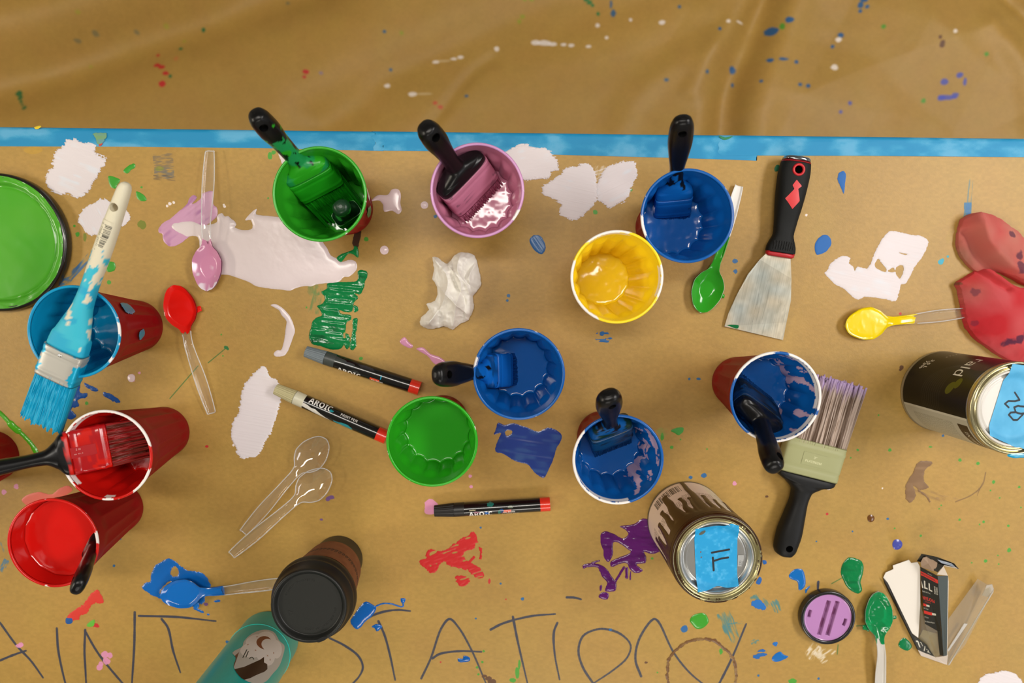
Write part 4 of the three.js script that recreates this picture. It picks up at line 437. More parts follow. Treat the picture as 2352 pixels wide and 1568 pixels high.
// tip and end in photograph pixels; o: w bowl width, bowl length share, paint, paintTo share of the length, h height
function spoon(label, tip, end, o) {
  const a = P(...tip, 0.002), b = P(...end, 0.002), L = a.distanceTo(b), t = thing('plastic_spoon', label, 'spoon'); a.y = TABLE + 0.0006 + (o.h ?? 0);
  t.position.copy(a); t.rotation.y = Math.atan2(-(b.z - a.z), b.x - a.x);
  const W = o.w ?? 0.0365, B = o.bowl ?? 0.052, hw = curve([[0, 0.0], [B * 0.06, W * 0.2], [B * 0.2, W * 0.36], [B * 0.45, W * 0.49], [B * 0.6, W * 0.5], [B * 0.8, W * 0.38], [B * 0.97, W * 0.17], [B * 1.15, 0.0048], [L * 0.5, 0.0052], [L * 0.75, 0.0068], [L * 0.93, 0.0058], [L, 0.0048]]);
  const dep = curve([[0, 0], [B * 0.25, 0.0055], [B * 0.55, 0.0085], [B * 0.85, 0.0045], [B * 1.1, 0.0006], [L, 0.0004]]), mid = curve([[0, 0.0085], [B * 0.5, 0.0088], [B, 0.0095], [B * 1.25, 0.0112], [L * 0.7, 0.0072], [L, 0.003]]);
  const th = 0.0011, S = 96, N = 20, sAt = (i) => { const k = i; return L * (k < 0.08 ? 0.08 * pow(k / 0.08, 1.6) : k); };
  const surf = (i, j) => { const s = sAt(i), x = (j * 2 - 1), w = hw(s), rim = s > B * 1.1 ? 0.0014 * step(0.6, 0.85, abs(x)) * step(B * 1.1, B * 1.4, s) : 0; return [s, mid(s) - dep(s) * (1 - x * x) + rim, x * w]; };
  const pos = [], idx = [], put = (q) => { pos.push(...q); }; for (let i = 0; i <= S; i++) for (let j = 0; j <= N; j++) put(surf(i / S, j / N)); const top = pos.length / 3;
  for (let i = 0; i <= S; i++) for (let j = 0; j <= N; j++) { const q = surf(i / S, j / N), x = j / N * 2 - 1; put([q[0], q[1] - th, q[2] * (1 - 0.02 * abs(x))]); }
  for (let i = 0; i < S; i++) for (let j = 0; j < N; j++) { const p = i * (N + 1) + j, q = p + N + 1; idx.push(p, p + 1, q, q, p + 1, q + 1); const r = p + top, s = q + top; idx.push(r, s, r + 1, s, s + 1, r + 1); }
  for (let i = 0; i < S; i++) for (const j of [0, N]) { const p = i * (N + 1) + j, q = p + N + 1; if (j) idx.push(p, p + top, q, q, p + top, q + top); else idx.push(p, q, p + top, q, q + top, p + top); }
  for (let j = 0; j < N; j++) { const p = S * (N + 1) + j; idx.push(p, p + 1, p + top, p + 1, p + top + 1, p + top); }
  const g = new THREE.BufferGeometry(); g.setAttribute('position', new THREE.Float32BufferAttribute(pos, 3)); g.setIndex(idx); g.computeVertexNormals();
  part(t, 'spoon_body', g, o.mat ?? clear());
  if (!o.mat) { const pts = []; const i0 = o.paint ? Math.ceil((o.paintTo ?? B * 1.1) / L * S) : 1; for (let i = i0; i <= S; i += 1.5) pts.push(surf(i / S, 0)); for (let j = 1; j < 5; j++) pts.push(surf(1, j / 5)); for (let i = S; i >= i0; i -= 1.5) pts.push(surf(i / S, 1)); const cv = new THREE.CatmullRomCurve3(pts.map((q) => new THREE.Vector3(q[0], q[1] - th * 0.4, q[2])), !o.paint); part(t, 'edge', new THREE.TubeGeometry(cv, 220, 0.00062, 8, !o.paint), M('#f4f4f4', 0.12, { transmission: 0.62, thickness: 0 }), 'moulded edge tinted whitish to imitate its bright highlight'); }  // whitish tube along the moulded edge paints in its bright highlight
  if (o.paint) {
    const c1 = lin(o.paint), c2 = lin(o.paint2 ?? o.paint), c = new THREE.Color(), PL = o.paintTo ?? B * 1.1, fill = o.fill ?? 0.45, wob = (j) => 0.004 * noise(j * 5, tip[0], 2);
    const lay = gridGeo(80, 26, (i, j) => { const s = 0.0008 + i * (PL + wob(j) - 0.0008), x = (j * 2 - 1) * 0.985, w = hw(s), y = mid(s) - dep(s) * (1 - x * x) + (s > B * 1.1 ? 0.0014 * step(0.6, 0.85, abs(x)) * step(B * 1.1, B * 1.4, s) : 0), pool = mid(B * 0.5) - 0.0085 * (1 - fill), edge = 1 - pow(abs(x), 8); return [s, (s < B * 1.05 ? max(y, pool) : y) + 0.0006 * edge + 0.0001 + (o.lump ?? 0) * max(0, fbm(s * 200 + tip[0], x * 2, 3)), x * w]; });
    paintVerts(lay, (s, y, x) => c.copy(c1).lerp(c2, o.paint2 ? step(0.1, 0.25, fbm(s * 70 + tip[1], x * 90, 4)) * step(0.0, 0.6, abs(x) / max(1e-4, hw(s))) : 0));
    part(t, 'paint', lay, VC(o.pRough ?? 0.14), o.paintLabel);
    if (o.under) { const un = gridGeo(60, 20, (i, j) => { const s = i * PL, x = (j * 2 - 1), w = hw(s) * 1.02; return [s, mid(s) - dep(s) * (1 - x * x) - th - 0.0004, x * w]; }); part(t, 'paint_underside', un, M(o.paint, 0.25)); }
    if (o.drips) for (const [s0, side, len] of o.drips) { const dg = fieldMesh(-0.008, -0.001, 0.008, len, 0.0005, (x, y) => 0.0045 * (1 - y / len * 0.5) + 0.0015 * noise(x * 400, y * 200, s0 * 999) - abs(x), (x, y, s) => 0.0006 + 0.0012 * (1 - exp(-max(0, s) / 0.001))); if (side < 0) dg.rotateY(PI); dg.translate(s0, -0.0004 + mid(s0) - 0.004, side * hw(s0) * 0.9); part(t, 'paint_drip', dg, M(o.paint, 0.16)); }
  }
  return t;
}
spoon('clear plastic spoon with a pink and white smeared bowl', [482, 669], [486, 348], { w: 0.0345, bowl: 0.056, paint: '#c585a4', paint2: '#e0d2dc', paintTo: 0.058, fill: 0.3, under: 1, h: 0.0022, });
spoon('clear plastic spoon with a bowl full of red paint', [404, 654], [488, 948], { w: 0.038, bowl: 0.055, paint: '#dc1a12', paintTo: 0.056, fill: 0.62, under: 1, drips: [[0.034, -1, 0.006]] });
spoon('clean clear plastic spoon with its bowl nearest the beige pen', [752, 1004], [560, 1222], { w: 0.036 });
spoon('clean clear plastic spoon with its bowl nearest the coffee cup', [762, 1078], [534, 1272], { w: 0.036, h: 0.0014 });
spoon('clear plastic spoon coated with bright blue paint, lying in the blue puddle', [375, 1362], [690, 1330], { w: 0.036, bowl: 0.052, paint: '#0f68bc', paintTo: 0.078, fill: 0.6, under: 1, h: 0.0012, drips: [[0.04, 1, 0.008]] });
spoon('white plastic spoon dipped in leaf green paint beside the putty knife', [1605, 718], [1696, 427], { w: 0.037, bowl: 0.055, paint: '#2c9a22', paintTo: 0.094, fill: 0.2, under: 1, mat: M('#e4e2dc', 0.35), drips: [[0.026, 1, 0.006]] });
spoon('clear plastic spoon coated with thick yellow paint', [1934, 748], [2222, 717], { w: 0.038, bowl: 0.052, paint: '#ecd008', paintTo: 0.082, fill: 0.85, under: 1, lump: 0.00015 });
spoon('white plastic spoon coated with dark green paint at the near edge', [2010, 1352], [2018, 1625], { w: 0.034, bowl: 0.058, paint: '#0a7a42', paint2: '#0c8f52', paintTo: 0.062, fill: 0.4, under: 1, lump: 0.0009, mat: M('#dedad2', 0.3, { transmission: 0.3, thickness: 0 }), drips: [[0.036, -1, 0.008], [0.046, 1, 0.007]] });

// ---------------------------------------------------------------- paint pens
function pen(label, cap, end, o) {
  const R = 0.0083, a = P(...cap, R), b = P(...end, R), L = a.distanceTo(b), t = thing('paint_pen', label, 'pen', new THREE.Vector3(a.x, TABLE, a.z), 'paint pens'); t.rotation.y = Math.atan2(-(b.z - a.z), b.x - a.x);
  const tube = (x0, x1, r0, r1, n = 48, fl = 0) => gridGeo(n, 8, (i, j) => { const q = (i * 2 - 1) * PI, r = lerp(r0, r1, j) * (1 - fl * (abs(sin(q * 9)) > 0.8 ? 1 : 0)); return [lerp(x0, x1, j), R + 0.0002 + r * cos(q), r * sin(q)]; }, (i, j) => [j, 1 - i]);
  const disc = (x, r) => new THREE.CircleGeometry(r, 40).rotateY(x > L / 2 ? PI / 2 : -PI / 2).translate(x, R + 0.0002, 0);
  const capL = L * 0.17, colL = L * 0.09, bandAt = L * 0.915;
  const capM = M(o.cap, 0.45), cp = part(t, 'cap', mergeGeometries([tube(0, capL, R * 0.8, R * 0.99, 144, 0.05), disc(0, R * 0.8)]), capM); if (o.capLabel) cp.userData.label = o.capLabel;
  part(t, 'collar', mergeGeometries([tube(capL, capL + 0.0006, R * 0.9, R * 0.9), tube(capL + 0.0006, capL + colL, R, R)]), M(o.collar, 0.4));
  const map = tex(canvas(1024, 512, (c) => {
    c.fillStyle = '#0c0c0c'; c.fillRect(0, 0, 1024, 512); const y = 256 + o.turn * 512; c.textBaseline = 'middle';
    if (o.splash) { c.fillStyle = '#d9d6cc'; c.beginPath(); c.moveTo(0, y + 62); for (const [x, yy] of [[60, 66], [120, 82], [180, 78], [240, 100], [330, 128], [420, 150], [300, 152], [200, 140], [90, 120], [0, 110]]) c.lineTo(x, y + yy); c.fill(); c.fillStyle = '#1a8f9a'; c.beginPath(); for (const [x, yy] of [[440, 120], [520, 116], [560, 100], [640, 96], [700, 118], [720, 150], [640, 160], [560, 150], [460, 144]]) c.lineTo(x, y + yy); c.fill(); c.fillStyle = '#e0a020'; c.fillRect(520, y + 148, 50, 10); c.fillStyle = '#d8341e'; c.fillRect(570, y + 158, 60, 10); }
    c.fillStyle = '#ecebe6'; c.font = 'bold 104px sans-serif'; c.fillText('AROIC', 60, y); c.font = 'bold 46px sans-serif';
    c.fillText('PAINT PEN', 500, y + (o.splash ? 12 : 36)); if (!o.splash) { c.fillStyle = '#e2512e'; c.fillRect(500, y - 44, 130, 42); c.fillStyle = '#ecebe6'; c.font = 'bold 32px sans-serif'; c.fillText('OIL BASED', 520, y - 12); }
    for (const [x, yy, w, h2, col] of o.stains ?? []) { c.fillStyle = col; c.beginPath(); for (let i = 0; i < 12; i++) { const q = i / 12 * 2 * PI, k = 1 + 0.35 * noise(x + 2 * cos(q), yy + 2 * sin(q)); c.lineTo(x + cos(q) * w * k, yy + sin(q) * h2 * k); } c.fill(); }
  }));
  part(t, 'barrel', tube(capL + colL, bandAt, R, R), M(0xffffff, 0.22, { map, clearcoat: 0.5 }));
  part(t, 'end_band', mergeGeometries([tube(bandAt, L, R, R), disc(L, R)]), M('#e0301c', 0.28, { clearcoat: 0.4 }), 'orange red end band');
}
pen('black paint pen with a grey cap, below the dark green strokes', [703, 807], [964, 892], { cap: '#6d787e', collar: '#3c423f', turn: 0.17, stains: [[60, 220, 90, 40, '#3c423f'], [200, 236, 90, 26, '#33373a'], [420, 200, 120, 20, '#2e2c30'], [640, 262, 8, 30, '#1f8fae'], [300, 290, 60, 12, '#2e3331']], capLabel: 'grey ribbed pen cap' });
pen('black paint pen with a beige cap, touching the green filled cup', [634, 893], [888, 1004], { cap: '#b5ad82', collar: '#c9c6ae', turn: -0.13, splash: 1, capLabel: 'beige ribbed pen cap', stains: [[380, 210, 30, 16, '#1a8f9a']] });
pen('black paint pen with a black cap, below the indigo smear', [998, 1173], [1263, 1157], { cap: '#131312', collar: '#181817', turn: 0.11, stains: [[350, 190, 46, 36, '#1c6a60'], [300, 300, 26, 20, '#0e58a8'], [500, 280, 24, 30, '#123f74'], [170, 280, 40, 14, '#7a3a50'], [620, 236, 40, 14, '#6f7a6a'], [120, 250, 50, 8, '#b0aa88'], [470, 300, 18, 40, '#1c6a60']] });

// ---------------------------------------------------------------- putty knife
{
  const a = P(1826, 362, 0.008), b = P(1787, 582, 0.008), t = thing('putty_knife', 'putty knife with a black and red handle and paint stained blade', 'putty knife'); pose(t, b, a, P(1860, 590, 0.008).sub(P(1780, 578, 0.008)).normalize()); t.position.y = TABLE + 0.0135;
  const HL = a.distanceTo(b), pr = curve([[0, 0.0165], [0.02, 0.0172], [0.06, 0.0168], [0.12, 0.0145], [0.2, 0.0118], [0.32, 0.0128], [0.5, 0.0152], [0.7, 0.0172], [0.82, 0.0178], [0.93, 0.0165], [0.955, 0.0155]]), tk = curve([[0, 0.0075], [0.1, 0.0085], [0.25, 0.0085], [0.6, 0.0125], [0.9, 0.012], [0.955, 0.0115]]), rows = [];
  for (let i = 0; i <= 90; i++) { const k = i / 90 * 0.935; rows.push([k * HL, pr(k) - 0.0003 * (k > 0.13 && k < 0.24 ? abs(sin(k * 180)) : 0), tk(k), 2.5]); }
  const hg = drill(loft(rows, 48), HL * 0.85, 0.0052); part(t, 'handle', hg, M('#0f1110', 0.62, { specularIntensity: 0.5 }));
  part(t, 'hang_ring', new THREE.TorusGeometry(0.0058, 0.0015, 12, 36).translate(0, HL * 0.85, 0.0118), M('#c41a22', 0.4), 'red ring round the hanging hole');
  part(t, 'hang_sleeve', new THREE.CylinderGeometry(0.0053, 0.0053, 0.022, 32, 1, true).rotateX(PI / 2).translate(0, HL * 0.85, 0), M('#8a0d14', 0.5));
  part(t, 'collar', loft([[-0.0045, 0.014, 0.004, 3], [-0.003, 0.0165, 0.006, 3], [0.0008, 0.0168, 0.0068, 3]], 40), M('#b51a22', 0.4), 'red collar at the foot of the handle');
  part(t, 'cap_band', loft([[HL * 0.93, 0.0164, 0.012, 2.5], [HL * 0.943, 0.0164, 0.012, 2.5]], 40), M('#b51a22', 0.4));
  part(t, 'end_cap', loft([[HL * 0.942, 0.0158, 0.0114, 2.5], [HL * 0.975, 0.0155, 0.011, 2.5], [HL * 0.99, 0.014, 0.0095, 2.4], [HL * 1.0, 0.01, 0.006, 2.2], [HL * 1.004, 0.005, 0.003, 2.2]], 40), M('#9aa0a4', 0.18, { metalness: 1 }));
  const bow = [[0.004, 0.62], [-0.003, 0.7], [0.0, 0.74], [0.004, 0.705], [0.0045, 0.71], [0.0105, 0.6], [0.0005, 0.43], [-0.0085, 0.54], [0.0005, 0.70]], red = [[-0.0005, 0.745], [0.0055, 0.69], [0.0025, 0.655], [0.0062, 0.54], [0.0008, 0.45], [-0.0078, 0.545], [-0.0012, 0.65], [-0.0035, 0.685]];
  const em = fieldMesh(-0.012, HL * 0.4, 0.012, HL * 0.8, 0.0004, (x, y) => polyDist(red.map(([p, q]) => [p * 1.2, q * HL]), x, y), () => 0); { const p = em.attributes.position; for (let i = 0; i < p.count; i++) { const x = p.getX(i), y = p.getZ(i), k = y / HL; p.setXYZ(i, x, y, tk(k) * pow(max(0, 1 - pow(abs(x) / pr(k), 2.5)), 1 / 2.5) + 0.0003); } em.computeVertexNormals(); } part(t, 'emblem', em, M('#d4262a', 0.45), 'red diamond emblem');
  const dimples = []; for (let i = 0; i < 7; i++) for (let j = 0; j < 9; j++) { const y = HL * (0.035 + 0.013 * i), x = (j - 4) * 0.0028, k = y / HL; if (abs(x) < pr(k) * 0.82) dimples.push(new THREE.SphereGeometry(0.0008, 8, 6).translate(x, y, tk(k) * pow(1 - pow(abs(x) / pr(k), 2.5), 1 / 2.5))); } part(t, 'grip_dots', mergeGeometries(dimples), M('#0c0d0d', 0.6));
  const inv = (u, v) => { const p = P(u, v, 0.002); t.updateMatrixWorld(); t.worldToLocal(p); return [p.x, p.y]; }, out = [[1757, 577], [1805, 583], [1809, 640], [1811, 690], [1804, 740], [1797, 780], [1664, 749], [1672, 720], [1690, 675], [1712, 630], [1737, 597]].map(([u, v]) => inv(u, v));
  const sh = new THREE.Shape(out.map(([x, y]) => new THREE.Vector2(x, y))), bg = new THREE.ExtrudeGeometry(sh, { depth: 0.0014, bevelEnabled: true, bevelSize: 0.0003, bevelThickness: 0.0003, bevelSegments: 2, curveSegments: 8 });
  { const p = bg.attributes.position; let lo = 0; for (let i = 0; i < p.count; i++) lo = min(lo, p.getY(i)); for (let i = 0; i < p.count; i++) p.setZ(i, p.getZ(i) - 0.0006 - 0.0112 * step(0, lo, p.getY(i)) ); const uv = bg.attributes.uv; for (let i = 0; i < p.count; i++) uv.setXY(i, p.getX(i) / 0.1 + 0.5, p.getY(i) / 0.12 + 1); bg.computeVertexNormals(); }
  const map = tex(canvas(512, 512, (c) => { const im = c.createImageData(512, 512); for (let i = 0; i < 512 * 512; i++) { const x = i % 512, y = i >> 9, n = 12 * noise(x / 60, y / 90, 2) + 10 * noise(x / 5, y / 120, 4) + 9 * noise(x / 22, y / 22, 6), w = 12 * noise(x / 90, y / 60, 8); im.data.set([186 + n + w, 182 + n, 164 + n - w, 255], i * 4); } c.putImageData(im, 0, 0); c.strokeStyle = '#6d6f68'; c.lineWidth = 2; for (let k = 0; k < 26; k++) { c.globalAlpha = 0.25 + 0.3 * rnd(); const x = 180 + rnd() * 240, y = 120 + rnd() * 260; c.beginPath(); c.moveTo(x, y); c.lineTo(x + 10 * (rnd() - 0.5), y + 30 + 60 * rnd()); c.stroke(); } c.globalAlpha = 1; }));
  part(t, 'blade', bg, M(0xffffff, 0.4, { map, metalness: 0.3 }));
  const gp = smoothLoop([[1668, 738], [1678, 731], [1692, 736], [1699, 746], [1694, 755], [1674, 750], [1665, 747]].map(([u, v]) => inv(u, v)), 4), gb = fieldMesh(min(...gp.map((p) => p[0])) - 0.002, min(...gp.map((p) => p[1])) - 0.002, max(...gp.map((p) => p[0])) + 0.002, max(...gp.map((p) => p[1])) + 0.002, 0.0004, (x, y) => polyDist(gp, x, y), (x, y, s) => 0.0006 * (1 - exp(-max(0, s) / 0.001))); { const p = gb.attributes.position; for (let i = 0; i < p.count; i++) p.setXYZ(i, p.getX(i), p.getZ(i), -0.0102 + p.getY(i)); } gb.computeVertexNormals(); 
  part(t, 'paint_blob', gb, M('#0b6a3a', 0.18), 'dark green paint blob on the blade corner');
}
// ---------------------------------------------------------------- paint cans
const steel = M('#c4c6c4', 0.28, { metalness: 0.85 }), brass = M('#a9a376', 0.3, { metalness: 0.75 }), CAN_H = 0.124;
function can(label, u, v, R, o) {
  const at = P(u, v, CAN_H); at.y = TABLE; const t = thing('paint_can', label, 'paint can', at), a0 = Math.atan2(-at.z, -at.x);   // a0: the side that faces the middle of the table
  part(t, 'can_body', lathe([[0.0001, 0.003], [R - 0.003, 0.003], [R - 0.001, 0.0005], [R + 0.0006, 0.0005], [R + 0.0008, 0.003], [R, 0.0042], [R, CAN_H - 0.006], [R - 0.0005, CAN_H - 0.005]], 128), o.body ?? steel);
  const lab = gridGeo(160, 24, (i, j) => { const q = a0 + (i - 0.5) * 2 * PI, y = lerp(0.0048, CAN_H - 0.0075, j); return [(R + 0.00025) * cos(q), y, (R + 0.00025) * sin(q)]; }, (i, j) => [1 - i, j]);
  part(t, 'label', lab, M(0xffffff, o.labelRough ?? 0.45, { specularIntensity: 0.6, map: tex(canvas(2048, 768, o.draw)) }), o.labelText);
  part(t, 'rim', lathe([[R - 0.0012, CAN_H - 0.008], [R + 0.0002, CAN_H - 0.006], [R + 0.0006, CAN_H - 0.002], [R - 0.0002, CAN_H], [R - 0.0016, CAN_H - 0.0003], [R - 0.0026, CAN_H - 0.003], [R - 0.0048, CAN_H - 0.0034], [R - 0.0056, CAN_H - 0.0012], [R - 0.0068, CAN_H - 0.0008], [R - 0.0075, CAN_H - 0.002]], 128), o.rim ?? brass);
  const r1 = R - 0.0075, lid = part(t, 'lid', lathe([[r1, CAN_H - 0.002], [r1 - 0.0008, CAN_H - 0.0006], [r1 - 0.0022, CAN_H - 0.0006], [r1 - 0.0032, CAN_H - 0.003], [r1 - 0.0046, CAN_H - 0.0062], [r1 - 0.0062, CAN_H - 0.0066], [r1 - 0.0072, CAN_H - 0.0056], [r1 - 0.0086, CAN_H - 0.0054], [r1 - 0.01, CAN_H - 0.006], [0.0001, CAN_H - 0.006]], 128), o.lid ?? steel);
  return { t, at, R, a0, lid, r1 };
}
const tinyText = (c, x, y, w, n, lh, col) => { c.fillStyle = col; for (let i = 0; i < n; i++) { let p = x; while (p < x + w - 8) { const l = 6 + hash(p, i, 5) * 22; c.fillRect(p, y + i * lh, min(l, x + w - p), lh * 0.4); p += l + 5; } } };
{
  const R = 0.0463, k = can('paint can with brown drips and a strip of blue tape on its lid', 1647, 1283, R, { draw: (c, w, h) => {
    c.fillStyle = '#f0e0d2'; c.fillRect(0, 0, w, h); c.fillStyle = '#e6dfca'; c.fillRect(0, 0, 700, h); c.fillRect(1500, 0, 548, h); c.fillStyle = '#3a3630'; let x = 900; for (let i = 0; i < 60 && x < 1160; i++) { const q = 2 + floor(hash(i, 1, 2) * 8); if (i % 2) c.fillRect(x, h - 190, q, 140); x += q; }
    tinyText(c, 700, 250, 240, 14, 17, '#8d7a66'); tinyText(c, 980, 300, 300, 5, 22, '#93806c'); tinyText(c, 480, 200, 170, 24, 15, '#8b836c'); tinyText(c, 1300, 260, 220, 16, 18, '#958a78'); tinyText(c, 1600, 200, 300, 20, 18, '#958a78'); tinyText(c, 100, 200, 300, 20, 18, '#958a78'); c.fillStyle = '#a5978a'; c.font = 'bold 30px sans-serif'; c.fillText('WARNING', 760, 230);
  }, rim: M('#b6af84', 0.26, { metalness: 0.8 }), body: M('#8c8678', 0.35, { metalness: 0.6 }) });
  // brown paint run down from the rim
  const runs = [[-0.062, 0.074, 0.0035], [-0.05, 0.07, 0.004], [-0.041, 0.055, 0.0032], [-0.030, 0.063, 0.0042], [-0.017, 0.072, 0.0042], [-0.004, 0.095, 0.006], [0.009, 0.066, 0.0035], [0.017, 0.058, 0.002], [0.024, 0.115, 0.0042], [0.034, 0.06, 0.0036], [0.045, 0.05, 0.003], [-0.075, 0.05, 0.004], [0.06, 0.06, 0.004], [-0.09, 0.06, 0.003]];
  const top = CAN_H - 0.0062, g = fieldMesh(-0.1, 0.004, 0.1, top + 0.001, 0.0007, (x, y) => { let s = -(top - y - 0.017 - 0.005 * noise(x * 60, 1)); for (const [c, len, w] of runs) { const d = top - y; if (d < len) { const ww = w * lerp(1.7, 0.55, pow(d / len, 0.6)) + (d > len - 0.004 ? 0.0006 : 0); const cx = c + 0.0016 * noise(y * 60, c * 99); const q = ww - abs(x - cx), m = max(s, q), blend = 0.0028; const hh = clamp(0.5 + 0.5 * (q - s) / blend); s = lerp(s, q, hh) + blend * hh * (1 - hh); } } return y > top ? -1e-4 : s; }, (x, y, s) => 0.0003 + 0.0009 * (1 - exp(-max(0, s) / 0.0014)));
  part(k.t, 'paint_drips', wrap(g, R + 0.0003, k.a0), M('#38210f', 0.3), 'dark brown paint run down from the rim');
  const ring = lathe([[R + 0.0011, CAN_H - 0.009], [R + 0.0014, CAN_H - 0.005], [R + 0.001, CAN_H - 0.0008], [R - 0.0004, CAN_H + 0.0004], [R - 0.0022, CAN_H - 0.0012], [R - 0.0034, CAN_H - 0.0028], [R - 0.0046, CAN_H - 0.003]], 200).toNonIndexed(); 
  { const p = ring.attributes.position, keep = []; for (let i = 0; i < p.count; i += 3) { const q = Math.atan2(p.getZ(i), p.getX(i)), d = abs(Math.atan2(sin(q - k.a0), cos(q - k.a0))), rr = hypot(p.getX(i), p.getZ(i)), lim = 2.5 - 0.9 * step(R - 0.001, R - 0.004, rr) + 0.5 * noise(q * 8, 3) + 0.25 * noise(q * 40, rr * 900); if (d < lim) keep.push(i, i + 1, i + 2); } const ng = new THREE.BufferGeometry(), pp = new Float32Array(keep.length * 3), nn = new Float32Array(keep.length * 3); keep.forEach((i, j) => { for (let c = 0; c < 3; c++) { pp[j * 3 + c] = p.array[i * 3 + c]; nn[j * 3 + c] = ring.attributes.normal.array[i * 3 + c]; } }); ng.setAttribute('position', new THREE.BufferAttribute(pp, 3)); ng.setAttribute('normal', new THREE.BufferAttribute(nn, 3)); part(k.t, 'rim_paint', ng, M('#38210f', 0.25), 'dark brown paint round the rim'); }
  // masking tape across the lid with the hand lettering T1
  const map = tex(canvas(512, 800, (c, w, h) => { const im = c.createImageData(w, h); for (let i = 0; i < w * h; i++) { const x = i % w, y = floor(i / w), q = step(0.5, 1, 0.5 + 0.8 * fbm(x / 50, y / 50, 3) + 0.3 * (hash(x, y, 1) - 0.5)); im.data.set([lerp(8, 70, q), lerp(150, 170, q), lerp(208, 222, q), 255], i * 4); } c.putImageData(im, 0, 0); c.strokeStyle = '#151a22'; c.lineWidth = 26; c.lineCap = 'round'; const L = (...a) => { c.beginPath(); for (let i = 0; i < a.length; i += 2) c.lineTo(a[i], a[i + 1]); c.stroke(); }; L(205, 350, 412, 336); L(215, 415, 222, 580); L(222, 460, 320, 440, 400, 438); c.fillStyle = '#54584e'; c.beginPath(); c.ellipse(95, 80, 44, 24, -0.5, 0, 7); c.fill(); c.fillStyle = '#7a4a2a'; for (const [x, y] of [[70, 325], [76, 392]]) { c.beginPath(); c.arc(x, y, 9, 0, 7); c.fill(); } }));
  const cn = (u, v) => { const p = P(u, v, CAN_H).sub(k.at); return [p.x, p.z]; }, A = cn(1597, 1214), B = cn(1698, 1204), C = cn(1603, 1360), D = cn(1697, 1346);
  const strip = gridGeo(24, 40, (i, j) => { const x = lerp(lerp(A[0], B[0], i), lerp(C[0], D[0], i), j), zz = lerp(lerp(A[1], B[1], i), lerp(C[1], D[1], i), j) + (j === 1 ? 0.002 * noise(i * 4, 2) : j === 0 ? 0.0015 * noise(i * 6, 7) : 0), r = hypot(x, zz); return [x, CAN_H - 0.0055 + 0.0052 * step(k.r1 - 0.011, k.r1 - 0.001, r), zz]; }, (i, j) => [i, 1 - j]);
  part(k.t, 'tape_label', strip, M(0xffffff, 0.6, { map }), 'blue masking tape lettered T1');
  const code = tex(canvas(128, 256, (c) => { c.fillStyle = '#c0c2c0'; c.fillRect(0, 0, 128, 256); c.fillStyle = '#22242a'; c.font = '44px monospace'; c.save(); c.translate(54, 250); c.rotate(-PI / 2 + 0.1); c.fillText('E1R)', 20, 0); c.fillText('9893', 10, 50); c.restore(); }));
  const q = cn(1706, 1292); part(k.t, 'stamp', new THREE.PlaneGeometry(0.0065, 0.012).rotateX(-PI / 2).translate(q[0], CAN_H - 0.0056, q[1]), M(0xffffff, 0.35, { map: code, metalness: 0.5 }));
}
